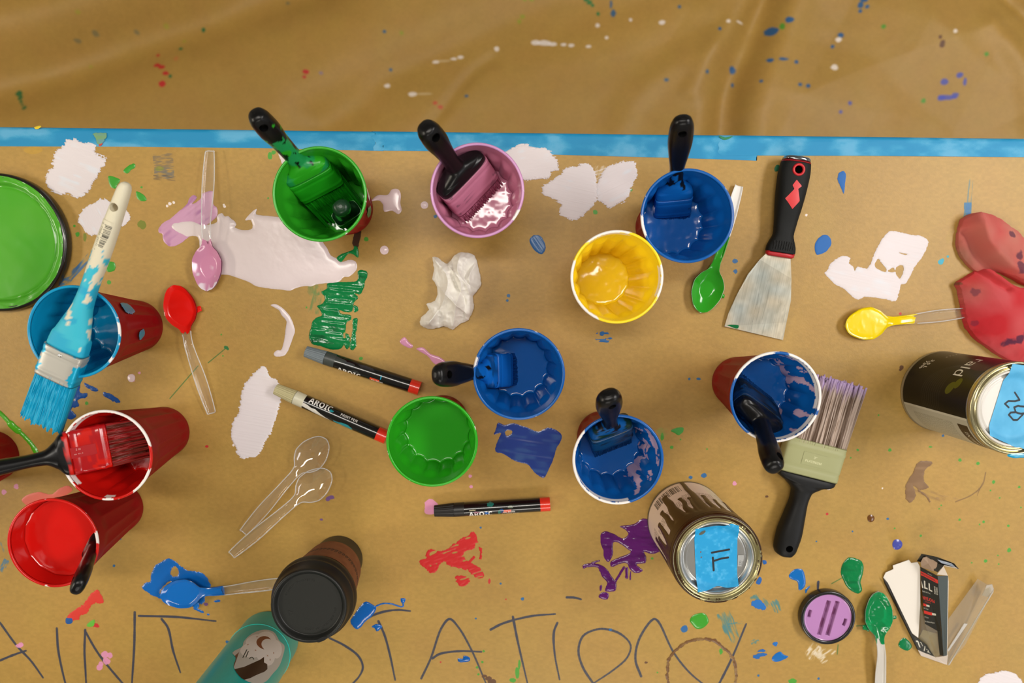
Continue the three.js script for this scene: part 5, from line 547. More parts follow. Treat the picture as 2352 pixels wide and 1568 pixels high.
{
  const R = 0.0475, k = can('black labelled paint can at the right edge below the red rags', 2336, 938, R, { labelRough: 0.35, lid: M('#d6d2ca', 0.4, { metalness: 0.15 }), rim: M('#b3ab86', 0.24, { metalness: 0.85 }), draw: (c, w, h) => {
    c.fillStyle = '#0d0c09'; c.fillRect(0, 0, w, h); c.fillStyle = '#3a0d1c'; c.beginPath(); c.ellipse(640, 90, 170, 190, 0, 0, 7); c.fill();
    c.strokeStyle = '#34342e'; c.lineWidth = 3; for (let i = 0; i < 10; i++) { c.beginPath(); c.ellipse(1060, 120, 300, 190 + i * 24, 0, 0.5, 2.9); c.stroke(); }
    c.fillStyle = '#54560f'; c.beginPath(); c.ellipse(985, 210, 56, 34, 0.6, 0, 7); c.ellipse(940, 150, 44, 30, 0.3, 0, 7); c.fill();
    c.fillStyle = '#e2e0d2'; c.font = '132px sans-serif'; c.fillText('rald', 660, 260);
    c.font = 'bold 46px sans-serif'; c.fillText('3.5 L', 770, h - 130); c.fillText('73%', 790, h - 86); c.font = '24px sans-serif'; c.fillText('L  A  T  E  X', 600, h - 210);
    c.fillStyle = '#b4b2a0'; c.fillRect(1180, 0, 460, h); tinyText(c, 1240, 190, 360, 32, 15, '#8b8976'); c.fillStyle = '#2a1d16'; c.fillRect(1240, 20, 400, 110); c.fillStyle = '#b4b2a0'; c.font = 'bold 48px sans-serif'; c.fillText('INTERIOR', 1300, 92); c.fillStyle = '#c8c6b4'; c.fillRect(1180, 0, 18, h);
  } });
  const map = tex(canvas(512, 700, (c, w, h) => { const im = c.createImageData(w, h); for (let i = 0; i < w * h; i++) { const x = i % w, y = floor(i / w), q = clamp(0.5 + 0.7 * fbm(x / 90, y / 120, 8)); im.data.set([lerp(70, 98, q), lerp(160, 184, q), lerp(206, 226, q), 255], i * 4); } c.putImageData(im, 0, 0); c.strokeStyle = '#17222c'; c.lineWidth = 17; c.lineCap = 'round'; c.lineJoin = 'round'; const sc = (p) => p; c.beginPath(); for (const [x, y] of [[150, 250], [215, 300], [175, 322], [110, 338], [84, 372], [128, 392]]) c.lineTo(x, y); c.stroke(); c.beginPath(); for (const [x, y] of [[300, 350], [215, 352], [180, 376], [205, 410], [260, 415], [330, 400]]) c.lineTo(x, y); c.stroke(); c.beginPath(); for (const [x, y] of [[205, 412], [160, 430], [148, 455], [200, 482], [240, 470], [280, 420]]) c.lineTo(x, y); c.stroke(); }));
  const cn = (u, v) => { const p = P(u, v, CAN_H).sub(k.at); return [p.x, p.z]; }, A = cn(2326, 835), B = cn(2430, 850), C = cn(2274, 1000), D = cn(2400, 1040);
  const strip = gridGeo(24, 40, (i, j) => { const x = lerp(lerp(A[0], B[0], i), lerp(C[0], D[0], i), j), zz = lerp(lerp(A[1], B[1], i), lerp(C[1], D[1], i), j) + 0.003 * sin(i * PI) * j * (1 + 0.3 * noise(i * 9, 1)), r = hypot(x, zz); return [x, CAN_H - 0.0055 + 0.0052 * step(k.r1 - 0.011, k.r1 - 0.001, r), zz]; }, (i, j) => [i, 1 - j]);
  part(k.t, 'tape_label', strip, M(0xffffff, 0.6, { map }), 'blue masking tape with black hand lettering');
  const bl = fieldMesh(-0.012, -0.004, 0.016, 0.004, 0.0005, (x, y) => 0.0026 * (1 - pow(abs(x - 0.002) / 0.013, 4)) - abs(y) + 0.0004 * noise(x * 300, y * 300), (x, y, s) => 0.001 * (1 - exp(-max(0, s) / 0.001))); const pb = cn(2338, 1046); bl.translate(pb[0], CAN_H - 0.0004, pb[1]); part(k.t, 'paint_drop', bl, M('#0a93bc', 0.2), 'light blue paint on the rim');
}
// ---------------------------------------------------------------- lids
{
  const at = P(-4, 557, 0.01); at.y = TABLE; const t = thing('can_lid', 'large black rimmed lid holding wet bright green paint at the left edge', 'lid', at), R = 0.0795;
  part(t, 'lid_rim', lathe([[0.0001, 0.0005], [R - 0.002, 0.0005], [R, 0.002], [R, 0.009], [R - 0.0016, 0.0112], [R - 0.005, 0.0116], [R - 0.0066, 0.0104], [R - 0.0072, 0.007]], 160), M('#15140f', 0.3, { clearcoat: 0.3 }), 'black rolled rim');
  const R2 = R - 0.0032, g = gridGeo(200, 60, (i, j) => { const a = i * 2 * PI, r = R2 * j, rim = step(R2 - 0.012, R2 - 0.0065, r + 0.0008 * noise(a * 9, 2)) * 0.0052, dip = -0.0016 * exp(-pow((r - (R2 - 0.0105)) / 0.0016, 2)), cut = r > R2 - 0.006 ? 0.0012 * noise(a * 12 + 3, r * 600) : 0; return [r * cos(a) * (1 - (j > 0.97 ? 0.012 * (0.5 + 0.5 * noise(a * 6, 8)) : 0)), 0.0066 + rim + dip + 0.00035 * fbm(r * cos(a) * 40, r * sin(a) * 40, 5) + cut * 0.3, r * sin(a)]; });
  const c1 = lin('#52a62c'), c2 = lin('#3f9e22'), c = new THREE.Color(); paintVerts(g, (x, y, zz) => c.copy(c1).lerp(c2, clamp(0.4 + 1.2 * fbm(x * 20, zz * 20, 4))));
  part(t, 'green_paint', g, VC(0.22), 'bright green paint pooled inside');
}
{
  const at = P(1902.5, 1419, 0.01); at.y = TABLE; const t = thing('small_lid', 'small round black lid with lilac paint inside, beside the dark green spoon', 'lid', at), R = 0.0335;
  part(t, 'lid_rim', lathe([[0.0001, 0.0005], [R - 0.001, 0.0005], [R, 0.002], [R, 0.0092], [R - 0.001, 0.0104], [R - 0.0036, 0.0104], [R - 0.0046, 0.0092], [R - 0.0048, 0.006]], 128), M('#111010', 0.3, { clearcoat: 0.3 }));
  const bar = (x, y, cx, cy, hw, hl, a) => { const X = (x - cx) * cos(a) + (y - cy) * sin(a), Y = -(x - cx) * sin(a) + (y - cy) * cos(a); return max(abs(X) - hw, abs(Y) - hl); }, groove = (x, y) => { const d = min(bar(x, y, -0.0042, 0.0008, 0.0021, 0.0216, 0.24), bar(x, y, 0.0062, 0.0015, 0.0021, 0.0216, 0.24), max(abs(hypot(x, y) - 0.0225) - 0.0014, abs(Math.atan2(y, x) - 0.28) - 0.2), max(abs(hypot(x, y) - 0.0225) - 0.0014, abs(Math.atan2(-y, -x) - 0.2) - 0.2)); return 1 - step(-0.0004, 0.0007, d); };
  const RP = R - 0.0046, g = fieldMesh(-RP - 0.001, -RP - 0.001, RP + 0.001, RP + 0.001, 0.0004, (x, y) => RP - hypot(x, y), (x, y, s) => 0.0078 - 0.0034 * groove(x, y) + 0.0002 * fbm(x * 90, y * 90) + 0.0008 * exp(-s / 0.0012));
  const c1 = lin('#b481b8'), c2 = lin('#6a3058'), c = new THREE.Color(); paintVerts(g, (x, y, zz) => c.copy(c1).lerp(c2, groove(x, zz) * (0.5 + 0.4 * step(-0.3, 0.3, noise(x * 160, zz * 160)))));
  part(t, 'lilac_paint', g, VC(0.2), 'lilac paint with two long slots');
}
// ---------------------------------------------------------------- coffee cup and bottle
{
  const H = 0.116, at = P(711, 1389, 0.1225); at.y = TABLE; const t = thing('coffee_cup', 'takeaway coffee cup with a black lid and brown sleeve', 'cup', at), a0 = Math.atan2(-at.z, -at.x);
  t.scale.y = 1.09; const rC = (y) => lerp(0.0292, 0.0405, y / 0.104);
  part(t, 'cup_wall', lathe([[0.0001, 0.004], [0.0275, 0.004], [0.0282, 0.0005], [0.0292, 0.0005], [rC(0.05), 0.05], [rC(0.1), 0.1]], 96), M('#17130f', 0.5));
  const sm = tex(canvas(1024, 256, (c, w, h) => { const im = c.createImageData(w, h); for (let i = 0; i < w * h; i++) { const x = i % w, y = floor(i / w), n = 7 * noise(x / 30, y / 30, 4) + 8 * (hash(x, y, 2) - 0.5); im.data.set([118 + n, 70 + n, 38 + n * 0.7, 255], i * 4); } c.putImageData(im, 0, 0); c.strokeStyle = '#3e2413'; c.lineWidth = 5; c.lineCap = 'round'; const y0 = 108; for (let k = 0; k < 22; k++) { const x = 300 + k * 20, v = hash(k, 2, 3); c.beginPath(); c.moveTo(x, y0 + 24); c.bezierCurveTo(x - 4, y0 - 30 * v, x + 16, y0 - 10, x + 6, y0 + 12); c.bezierCurveTo(x - 2, y0 + 30, x + 14, y0 + 26, x + 18, y0 + 14 * v); c.stroke(); } c.lineWidth = 3; c.beginPath(); c.moveTo(240, y0 + 20); c.quadraticCurveTo(280, y0 + 36, 300, y0 + 22); c.moveTo(740, y0 + 12); c.quadraticCurveTo(800, y0 + 40, 860, y0); c.stroke(); }));
  part(t, 'sleeve', gridGeo(128, 12, (i, j) => { const y = lerp(0.028, 0.081, j), r = rC(y) + 0.0012, q = a0 + (i - 0.5) * 2 * PI; return [r * cos(q), y, r * sin(q)]; }, (i, j) => [1 - i, j]), M(0xffffff, 0.8, { map: sm }), 'brown cardboard sleeve');
  const prof = [[0.0412, 0.0905], [0.0436, 0.0905], [0.0442, 0.092], [0.0438, 0.096], [0.0428, 0.0975], [0.0426, 0.1005], [0.0434, 0.1015], [0.0432, 0.1035], [0.0408, 0.106], [0.0398, 0.1125], [0.039, 0.1152], [0.0374, 0.116], [0.036, 0.1154], [0.0345, 0.1132], [0.0336, 0.1112], [0.0326, 0.1108]], lg = lathe(prof, 128);
  const lm = M('#171816', 0.4, { specularIntensity: 0.8 }); const lid = part(t, 'lid', lg, lm, 'black plastic lid');
  const em = tex(canvas(1024, 1024, (c) => { c.fillStyle = '#808080'; c.fillRect(0, 0, 1024, 1024); const arc = (s, r, from, dir) => { c.font = 'bold 46px sans-serif'; c.fillStyle = '#ffffff'; [...s].forEach((ch, i) => { const a = from + dir * i * 0.085; c.save(); c.translate(512 + r * cos(a), 512 + r * sin(a)); c.rotate(a + (dir > 0 ? PI / 2 : -PI / 2)); c.fillText(ch, -16, 16); c.restore(); }); }; arc('CAUTION CONTENTS HOT', 420, 1.75, -1); arc('Vegware Packaging', 420, -2.75, 1); c.fillStyle = '#606060'; c.beginPath(); c.moveTo(470, 420); c.quadraticCurveTo(560, 450, 570, 530); c.quadraticCurveTo(540, 600, 480, 580); c.quadraticCurveTo(430, 520, 470, 420); c.fill(); c.strokeStyle = '#ffffff'; c.lineWidth = 8; c.beginPath(); c.moveTo(180, 700); c.lineTo(150, 620); c.lineTo(240, 650); c.closePath(); c.stroke(); }), false);
  part(lid, 'lid_disc', gridGeo(96, 12, (i, j) => { const r = 0.0327 * j, q = i * 2 * PI; return [r * cos(q), 0.1108, r * sin(q)]; }, (i, j) => { const q = i * 2 * PI; return [0.5 + 0.5 * j * cos(q), 0.5 - 0.5 * j * sin(q)]; }), M('#1c1d1a', 0.45, { bumpMap: em, bumpScale: 0.0009 }));
  const sp = P(742, 1474, 0.126).sub(at).setY(0).setLength(0.0372); part(lid, 'sip_hole', loft([[0.1158, 0.0058, 0.0021, 2.6], [0.1163, 0.0056, 0.002, 2.6]], 28).rotateY(0.42).translate(sp.x, 0, sp.z), M('#040404', 0.8));
}
{
  const at = P(619, 1466, 0); const t = thing('water_bottle', 'teal water bottle with a round animal sticker, behind the coffee cup', 'bottle', at), R = 0.0368, a0 = Math.atan2(-at.z, -at.x);
  const map = tex(canvas(512, 512, (c, w, h) => { const im = c.createImageData(w, h); for (let i = 0; i < w * h; i++) { const x = i % w, y = floor(i / w), n = 5 * (hash(x, y, 3) - 0.5); im.data.set([18 + n, 152 + n, 144 + n, 255], i * 4); } c.putImageData(im, 0, 0); }));
  part(t, 'bottle_body', lathe([[0.0001, 0.002], [R - 0.006, 0.002], [R - 0.004, 0.0003], [R - 0.002, 0.0012], [R - 0.0006, 0.004], [R - 0.0004, 0.0365], [R, 0.0378], [R, 0.19], [R - 0.002, 0.2], [R - 0.012, 0.215], [0.024, 0.222], [0.024, 0.23]], 128), M(0xffffff, 0.36, { map, clearcoat: 0.2, clearcoatRoughness: 0.3 }), 'teal painted steel body');
  part(t, 'base_ring', new THREE.TorusGeometry(R + 0.00005, 0.0006, 10, 128).rotateX(PI / 2).translate(0, 0.0372, 0), M('#22b8aa', 0.3));
  part(t, 'bottle_cap', lathe([[0.0255, 0.228], [0.026, 0.23], [0.026, 0.255], [0.0245, 0.257], [0.0001, 0.257]], 64), M('#141414', 0.4));
  // sticker: crescent moon, stars and an animal with a raised tail on a cloud shaped ground; x runs round the bottle, y up it
  const S = 0.052, ol = [[-0.022, 0.034], [-0.02, 0.022], [-0.012, 0.013], [-0.002, 0.010], [0.008, 0.014], [0.016, 0.012], [0.021, 0.02], [0.024, 0.032], [0.022, 0.045], [0.02, 0.058], [0.012, 0.072], [-0.002, 0.078], [-0.014, 0.07], [-0.018, 0.058], [-0.025, 0.05], [-0.02, 0.042]].map(([x, y]) => [x * 1.12, y * 1.4 + 0.03]);
  const lp = smoothLoop(ol, 4), g = fieldMesh(-0.032, 0.035, 0.032, 0.155, 0.0007, (x, y) => polyDist(lp, x, y), () => 0.0004), uv = g.attributes.uv; for (let i = 0; i < uv.count; i++) uv.setXY(i, 0.5 - uv.getX(i) / 0.064, 1 - (uv.getY(i) - 0.035) / 0.118);
  const st = tex(canvas(768, 1024, (c, w, h) => { c.fillStyle = '#a5a19a'; c.fillRect(0, 0, w, h); c.fillStyle = '#c2bcb6'; for (const [x, y, r] of [[260, 260, 120], [430, 250, 140], [540, 330, 120], [330, 420, 150], [520, 480, 130]]) { c.beginPath(); c.arc(x, y, r, 0, 7); c.fill(); }
    c.fillStyle = '#6d3a20'; c.beginPath(); c.arc(430, 300, 104, 0, 7); c.fill(); c.fillStyle = '#c2bcb6'; c.beginPath(); c.arc(372, 300, 92, 0, 7); c.fill();
    c.fillStyle = '#8a5a3a'; for (const [x, y] of [[250, 330], [300, 430], [560, 260], [600, 420], [470, 470], [240, 440]]) { c.beginPath(); for (let i = 0; i < 8; i++) { const r = i % 2 ? 5 : 18, a = i * PI / 4; c.lineTo(x + r * cos(a), y + r * sin(a)); } c.fill(); }
    c.fillStyle = '#2e1b12'; c.beginPath(); for (const [x, y] of [[200, 560], [240, 520], [290, 540], [330, 480], [350, 545], [400, 640], [470, 760], [560, 840], [600, 960], [420, 960], [330, 840], [270, 720], [215, 620]]) c.lineTo(x, y); c.fill(); c.fillStyle = '#5a3420'; c.beginPath(); for (const [x, y] of [[560, 860], [600, 700], [640, 560], [660, 640], [650, 780], [620, 940]]) c.lineTo(x, y); c.fill();
    c.strokeStyle = '#27302a'; c.lineWidth = 12; c.beginPath(); c.moveTo(520, 620); c.lineTo(540, 520); c.moveTo(550, 640); c.lineTo(570, 500); c.moveTo(420, 600); c.quadraticCurveTo(470, 560, 470, 620); c.stroke(); }));
  part(t, 'sticker', wrap(g, R + 0.0001, a0 + 0.05), M(0xffffff, 0.45, { map: st }), 'sticker with a crescent moon and a brown animal');
}
// ---------------------------------------------------------------- tissue and rags
function sheetThing(name, label, cat, pts, cell, rise, mat, color, k = 3) {
  const loop = smoothLoop(pts.map(([u, v]) => { const p = P(u, v, 0.004); return [p.x, p.z]; }), k); let x0 = 9, x1 = -9, z0 = 9, z1 = -9; for (const [x, y] of loop) { x0 = min(x0, x); x1 = max(x1, x); z0 = min(z0, y); z1 = max(z1, y); } const cx = (x0 + x1) / 2, cz = (z0 + z1) / 2;
  const g = fieldMesh(x0 - 0.004, z0 - 0.004, x1 + 0.004, z1 + 0.004, cell, (x, y) => polyDist(loop, x, y) + 0.0005 * noise(x * 300, y * 300, 2), rise, 0.0004).translate(-cx, 0, -cz); if (color) { const c = new THREE.Color(); paintVerts(g, (x, y, zz) => color(x + cx, zz + cz, c)); }
  return single(name, label, cat, g, mat, new THREE.Vector3(cx, TABLE, cz));
}
{
  const seg = (pts) => pts.map(([u, v]) => { const p = P(u, v, 0.015); return [p.x, p.z]; }), ridges = [[[1058, 580], [1052, 620], [1075, 660], [1080, 735]], [[1000, 595], [1030, 640], [1020, 690], [985, 745]], [[1030, 610], [1060, 650], [1050, 700], [1040, 750]], [[1100, 600], [1080, 630], [1085, 680]], [[1000, 650], [1040, 690], [1072, 720]]].map(seg).map((l) => smoothLine(l, 16)), dips = [[[1040, 600], [1045, 650], [1068, 690], [1060, 745]], [[1005, 625], [1010, 680], [1005, 740]], [[1090, 600], [1068, 640], [1100, 670]]].map(seg).map((l) => smoothLine(l, 16));
  sheetThing('crumpled_tissue', 'crumpled white tissue in the middle of the table', 'tissue', [[993, 590], [1005, 591], [1027, 606], [1045, 585], [1060, 579], [1090, 586], [1099, 618], [1105, 655], [1086, 680], [1089, 700], [1076, 735], [1058, 742], [1040, 757], [1020, 749], [990, 756], [966, 747], [967, 729], [986, 711], [979, 698], [1000, 690], [1004, 660], [993, 640], [997, 615]], 0.0006, (x, y, s) => { const e = 1 - exp(-max(0, s) / 0.007); let hh = 0.004 + 0.013 * e; for (const l of ridges) hh += 0.011 * e * exp(-lineDist(l, x, y) / 0.0045); for (const l of dips) hh -= 0.008 * e * exp(-lineDist(l, x, y) / 0.004); const w = 1 - abs(noise(x * 90 + 2, y * 70, 3)); hh += 0.005 * e * (w - 0.6) + 0.002 * e * (1 - abs(noise(x * 220, y * 190, 5))); return max(0.001, hh); }, M('#e9e6dd', 0.95, { sheen: 0.2, sheenColor: new THREE.Color(0xffffff) }), null, 2);
}
{
  const weave = tex(canvas(256, 256, (c) => { const im = c.createImageData(256, 256); for (let i = 0; i < 65536; i++) { const x = i % 256, y = i >> 8, v = 128 + 70 * sin((x + y * 2) * PI / 8) + 40 * sin((x * 2 - y) * PI / 8); im.data.set([v, v, v, 255], i * 4); } c.putImageData(im, 0, 0); }), false, THREE.RepeatWrapping); weave.repeat.set(90, 90);
  const cloth = VC(0.95, { bumpMap: weave, bumpScale: 0.0004, sheen: 0.5, sheenColor: new THREE.Color(0xd08080) }), at = (pts) => smoothLine(pts.map(([u, v]) => { const p = P(u, v, 0.02); return [p.x, p.z]; }), 18);
  const f1 = at(z('T', 380, 130, 390, 260, 430, 420, 560, 560, 680, 660, 820, 720)), d1 = at(z('T', 330, 300, 400, 500, 520, 610, 640, 690)), d2 = at(z('T', 440, 200, 420, 300, 470, 380));
  const red = lin('#e64a4e'), pale = lin('#e48e7c'), tan = lin('#c08a72'), navy = lin('#2c1f4a'), deep = lin('#e4222e'), rosy = lin('#ee6468');
  const blot = (x, y, u, v, r) => { const p = P(u, v, 0.02); return step(0, 0.35, 1 - hypot(x - p.x, y - p.z) / r + 0.9 * fbm(x * 160, y * 160, 3)) ; };
  sheetThing('red_rag', 'faded red cloth rag folded over, at the right edge below the tape', 'rag', z('T', 200, 190, 260, 140, 340, 118, 430, 125, 540, 165, 640, 240, 740, 310, 792, 380, 900, 480, 960, 640, 940, 820, 792, 800, 640, 720, 540, 680, 430, 690, 330, 665, 270, 620, 210, 550, 170, 460, 160, 380, 175, 280), 0.0009, (x, y, s) => 0.006 + 0.016 * (1 - exp(-max(0, s) / 0.012)) + 0.014 * exp(-pow(lineDist(f1, x, y) / 0.009, 2)) - 0.014 * exp(-pow(lineDist(d1, x, y) / 0.006, 2)) - 0.003 * exp(-pow(lineDist(d2, x, y) / 0.006, 2)) + 0.0018 * fbm(x * 60, y * 60), cloth, (x, y, c) => { c.copy(red).lerp(pale, clamp(0.45 + 1.0 * fbm(x * 26, y * 26, 2))); const p = P(2220, 590, 0.02), q = P(2300, 600, 0.02); c.lerp(tan, 0.85 * exp(-pow(hypot(x - p.x, y - p.z) / 0.022, 2)) + 0.4 * exp(-pow(hypot(x - q.x, y - q.z) / 0.016, 2))); c.lerp(navy, 0.75 * max(blot(x, y, 2340, 585, 0.006), blot(x, y, 2345, 612, 0.006), blot(x, y, 2335, 535, 0.004))); return c; }, 4);
  const e1 = at(z('T', 480, 680, 600, 770, 700, 830, 960, 850)), e2 = at(z('T', 430, 670, 520, 760, 640, 840)), b1 = at(z('T', 600, 880, 700, 1080, 760, 1300));
  sheetThing('red_rag', 'bright red cloth rag with dark stains, overlapping the black labelled can', 'rag', z('T', 148, 792, 200, 750, 260, 715, 330, 675, 390, 652, 430, 650, 480, 680, 560, 735, 620, 790, 680, 825, 792, 835, 960, 850, 1000, 1100, 960, 1420, 880, 1540, 700, 1530, 560, 1475, 480, 1420, 400, 1360, 330, 1310, 280, 1250, 240, 1190, 222, 1110, 210, 1040, 190, 950, 172, 850), 0.0009, (x, y, s) => 0.009 + 0.016 * (1 - exp(-max(0, s) / 0.014)) + 0.007 * exp(-pow(lineDist(e1, x, y) / 0.005, 2)) - 0.008 * exp(-pow(lineDist(e2, x, y) / 0.004, 2)) + 0.003 * exp(-pow(lineDist(b1, x, y) / 0.02, 2)) + 0.002 * fbm(x * 40, y * 40, 7), cloth, (x, y, c) => { c.copy(deep).lerp(rosy, clamp(0.35 + 1.1 * fbm(x * 30 + 4, y * 30, 6))); const s1 = P(2242, 668, 0.02); c.lerp(tan, 0.35 * exp(-pow(hypot(x - s1.x, y - s1.z) / 0.014, 2))); c.lerp(navy, 0.85 * max(blot(x, y, 2320, 785, 0.007), blot(x, y, 2338, 778, 0.007), blot(x, y, 2350, 765, 0.006), 0.5 * blot(x, y, 2246, 743, 0.004), 0.6 * blot(x, y, 2245, 672, 0.006))); c.lerp(lin('#4a5a2a'), 0.6 * max(blot(x, y, 2208, 652, 0.003), blot(x, y, 2217, 652, 0.003))); return c; }, 4);
}
// ---------------------------------------------------------------- opened brush package
{
  const o = P(2150, 1420, 0), t = thing('brush_package', 'opened black and white cardboard brush package with a clear plastic window', 'package', o);
  const Q = (x, y, h) => { const [[u, v]] = z('U', x, y); return P(u, v, h).sub(o); };
  // a bent card: corners [x, y, height] in the traced crop, thickened downwards, uv across the first two edges
  function panel(corners, th = 0.0006, uvs) { const v = corners.map(([x, y, h]) => Q(x, y, h)), c = v.reduce((s, p) => s.add(p), new THREE.Vector3()).multiplyScalar(1 / v.length), n = v.length, nrm = new THREE.Vector3(); for (let i = 0; i < n; i++) nrm.add(v[i].clone().sub(c).cross(v[(i + 1) % n].clone().sub(c))); nrm.normalize(); if (nrm.y < 0) nrm.negate(); const pos = [], uv = [], idx = [], add = (p, w) => { pos.push(p.x, p.y, p.z); uv.push(...(w ?? [0.5, 0.5])); return pos.length / 3 - 1; };
    const mean = uvs ? [uvs.reduce((s, q) => s + q[0], 0) / n, uvs.reduce((s, q) => s + q[1], 0) / n] : null, tops = v.map((p, i) => add(p, uvs?.[i])), ct = add(c, mean), lows = v.map((p, i) => add(p.clone().addScaledVector(nrm, -th), uvs?.[i])), cl = add(c.clone().addScaledVector(nrm, -th), mean); for (let i = 0; i < n; i++) { const j = (i + 1) % n; idx.push(ct, tops[i], tops[j], cl, lows[j], lows[i], tops[i], lows[i], tops[j], tops[j], lows[i], lows[j]); } const g = new THREE.BufferGeometry(); g.setAttribute('position', new THREE.Float32BufferAttribute(pos, 3)); g.setAttribute('uv', new THREE.Float32BufferAttribute(uv, 2)); g.setIndex(idx); const f = g.toNonIndexed(); f.computeVertexNormals(); return f; }
  const white = M('#e6e0d6', 0.7), film = M(0xf4f2ea, 0.12, { transmission: 0.9, thickness: 0 });
  part(t, 'inner_card', panel([[50, 370], [80, 305], [180, 262], [172, 215], [380, 142], [408, 182], [490, 172], [522, 230], [525, 700], [500, 1145], [420, 1085], [110, 440]].map(([x, y]) => [x, y, 0.003 + 0.012 * (x - 50) / 475 - 0.0045 * (y - 142) / 1000])), white, 'white inside of the card');
  part(t, 'card_edge', panel([[48, 375, 0.004], [110, 445, 0.003], [420, 1090, 0.003], [495, 1300, 0.002], [480, 1290, 0.0005], [60, 440, 0.0005]]), M('#1c1a16', 0.5), 'black printed outside of the card');
  const face = tex(canvas(512, 1400, (c, w, h) => { c.fillStyle = '#23231d'; c.fillRect(0, 0, w, h); c.fillStyle = '#d8342a'; c.fillRect(0, 96, w, 92); c.fillStyle = '#23231d'; c.font = 'bold 60px sans-serif'; c.fillText('PROFESSIONAL', 12, 166); c.fillStyle = '#d9d6c8'; c.font = '24px sans-serif'; c.fillText('PREFERRED', 220, 70); c.font = 'bold 250px sans-serif'; c.fillText('ALL', -90, 470); c.font = 'bold 56px sans-serif'; c.save(); c.translate(430, 490); c.rotate(-PI / 2); c.fillText('PAINTS', 0, 0); c.fillText('STAINS', 0, 58); c.restore(); c.font = '44px sans-serif'; c.fillText('Walls & Trim', 20, 560); c.fillStyle = '#d8342a'; c.font = 'bold 108px sans-serif'; c.fillText('NYLON', 20, 730); c.font = '34px sans-serif'; c.fillText('POLYESTER', 100, 780); c.fillRect(0, 820, 140, 56); c.fillStyle = '#d9d6c8'; c.fillRect(140, 828, 90, 40); c.font = '40px sans-serif'; c.fillText('Soft Tips', 40, 940); c.fillStyle = '#d8342a'; c.fillRect(0, 980, 300, 70); c.fillStyle = '#d9d6c8'; c.fillRect(300, 990, 100, 50); c.font = '46px sans-serif'; c.fillText('Flat Trim', 10, 1140); c.fillText('Holds More Paint', 10, 1240); }));
  part(t, 'front_panel', panel([[524, 232, 0.016], [748, 350, 0.03], [790, 1060, 0.03], [745, 1055, 0.026], [585, 965, 0.018]], 0.0006, [[0, 1], [1, 1], [1, 0], [0.86, 0.0], [0.15, 0.08]]), M(0xffffff, 0.45, { map: face }), 'black printed front with red bands');
  part(t, 'front_strip', panel([[745, 1052, 0.0265], [790, 1055, 0.03], [826, 1380, 0.024], [775, 1365, 0.02]]), M('#23231d', 0.45));
  part(t, 'window_film', panel([[526, 700, 0.012], [585, 965, 0.018], [745, 1055, 0.026], [775, 1365, 0.02], [720, 1400, 0.012], [610, 1240, 0.008], [500, 1150, 0.004]], 0.0003), film, 'clear plastic window');
  part(t, 'back_card', panel([[505, 1150, 0.003], [560, 1040, 0.004], [735, 1090, 0.005], [775, 1370, 0.004], [715, 1398, 0.003]], 0.0005), M('#d2c49c', 0.75), 'cream card behind the window');
  const flag = tex(canvas(256, 256, (c) => { c.fillStyle = '#23231d'; c.fillRect(0, 0, 256, 256); c.fillStyle = '#d9d6c8'; c.font = 'bold 150px sans-serif'; c.fillText('1', 10, 180); c.font = 'bold 100px sans-serif'; c.fillText('1', 96, 120); c.fillText('2', 160, 210); c.save(); c.strokeStyle = '#d9d6c8'; c.lineWidth = 12; c.beginPath(); c.moveTo(110, 215); c.lineTo(190, 70); c.stroke(); c.restore(); }));
  part(t, 'size_flag', panel([[425, 1095, 0.006], [610, 1240, 0.0095], [710, 1395, 0.0075], [495, 1300, 0.005]], 0.0005, [[0, 1], [1, 1], [1, 0], [0, 0]]), M(0xffffff, 0.5, { map: flag }), 'black corner printed 1 1/2');
  part(t, 'bottom_edge', panel([[495, 1300, 0.0045], [710, 1395, 0.007], [826, 1382, 0.022], [880, 1370, 0.02], [870, 1490, 0.003], [830, 1480, 0.003], [535, 1375, 0.001]]), M('#e2d6cc', 0.6), 'white bottom edge');
  part(t, 'side_panel', panel([[750, 350, 0.0305], [882, 345, 0.03], [868, 1370, 0.021], [826, 1382, 0.0245]], 0.0006), M('#3c4543', 0.5), 'dark grey side');
  part(t, 'side_fold', panel([[882, 347, 0.0298], [868, 1372, 0.0208], [872, 1400, 0.002], [890, 420, 0.002]], 0.0006), white);
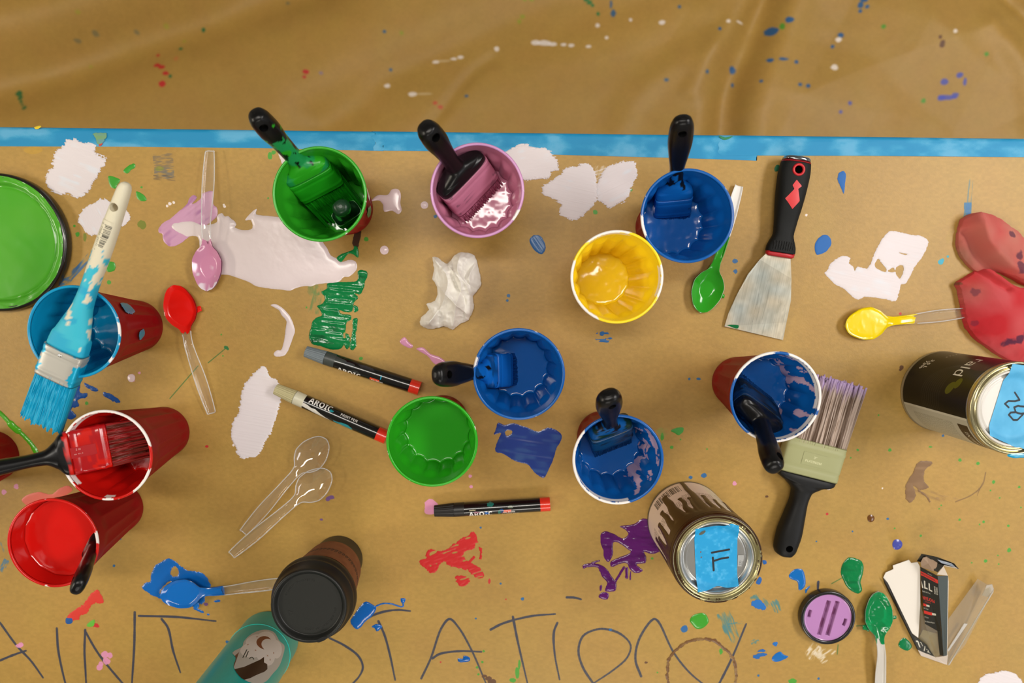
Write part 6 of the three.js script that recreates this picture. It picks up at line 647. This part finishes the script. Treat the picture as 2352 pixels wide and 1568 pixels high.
  part(t, 'flap', panel([[740, 330, 0.031], [825, 222, 0.036], [880, 345, 0.031]], 0.0005), M('#cdbfae', 0.7)); part(t, 'flap', panel([[825, 222, 0.036], [1018, 262, 0.036], [985, 245, 0.04], [830, 215, 0.04]], 0.0005), M('#cbbca6', 0.7));
  part(t, 'top_flap', panel([[540, 68, 0.024], [600, 78, 0.03], [745, 110, 0.036], [960, 190, 0.04], [1020, 260, 0.038], [830, 215, 0.036], [750, 300, 0.032], [700, 280, 0.03], [750, 190, 0.032], [640, 100, 0.028], [560, 110, 0.024], [524, 170, 0.02], [480, 160, 0.012]], 0.0006), M('#26251f', 0.4), 'black top flap');
  part(t, 'tuck_flap', panel([[530, 175, 0.022], [560, 115, 0.026], [615, 98, 0.028], [745, 180, 0.033], [738, 230, 0.032], [690, 290, 0.029], [540, 235, 0.019]], 0.0005), M('#a58c76', 0.7), 'brown inside of a tuck flap');
  part(t, 'flap_label', panel([[745, 140, 0.0375], [830, 160, 0.0385], [930, 190, 0.041], [980, 238, 0.040], [800, 185, 0.0375]], 0.0003), M('#8e98a6', 0.3));
  part(t, 'plastic_tray', panel([[872, 1330, 0.005], [890, 900, 0.004], [1265, 385, 0.006], [1370, 450, 0.012], [1450, 455, 0.014], [1472, 520, 0.012], [1100, 1240, 0.006], [880, 1498, 0.002]], 0.0004), film, 'clear plastic tray'); part(t, 'tray_edge', panel([[1090, 960, 0.0075], [1135, 965, 0.0075], [890, 1320, 0.0065], [878, 1300, 0.0065]], 0.0006), M('#d8d4cc', 0.3, { transmission: 0.4, thickness: 0 })); part(t, 'tray_edge', panel([[1472, 522, 0.0125], [1464, 560, 0.011], [905, 1490, 0.0025], [882, 1500, 0.0022]], 0.0006), M('#d8d4cc', 0.3, { transmission: 0.4, thickness: 0 })); part(t, 'tray_corner', panel([[1380, 470, 0.0132], [1450, 458, 0.0148], [1470, 515, 0.0128], [1400, 620, 0.0095], [1320, 600, 0.009]], 0.0005), M('#e2dcd2', 0.3, { transmission: 0.5, thickness: 0 }));
}
renderer.render(scene, camera);
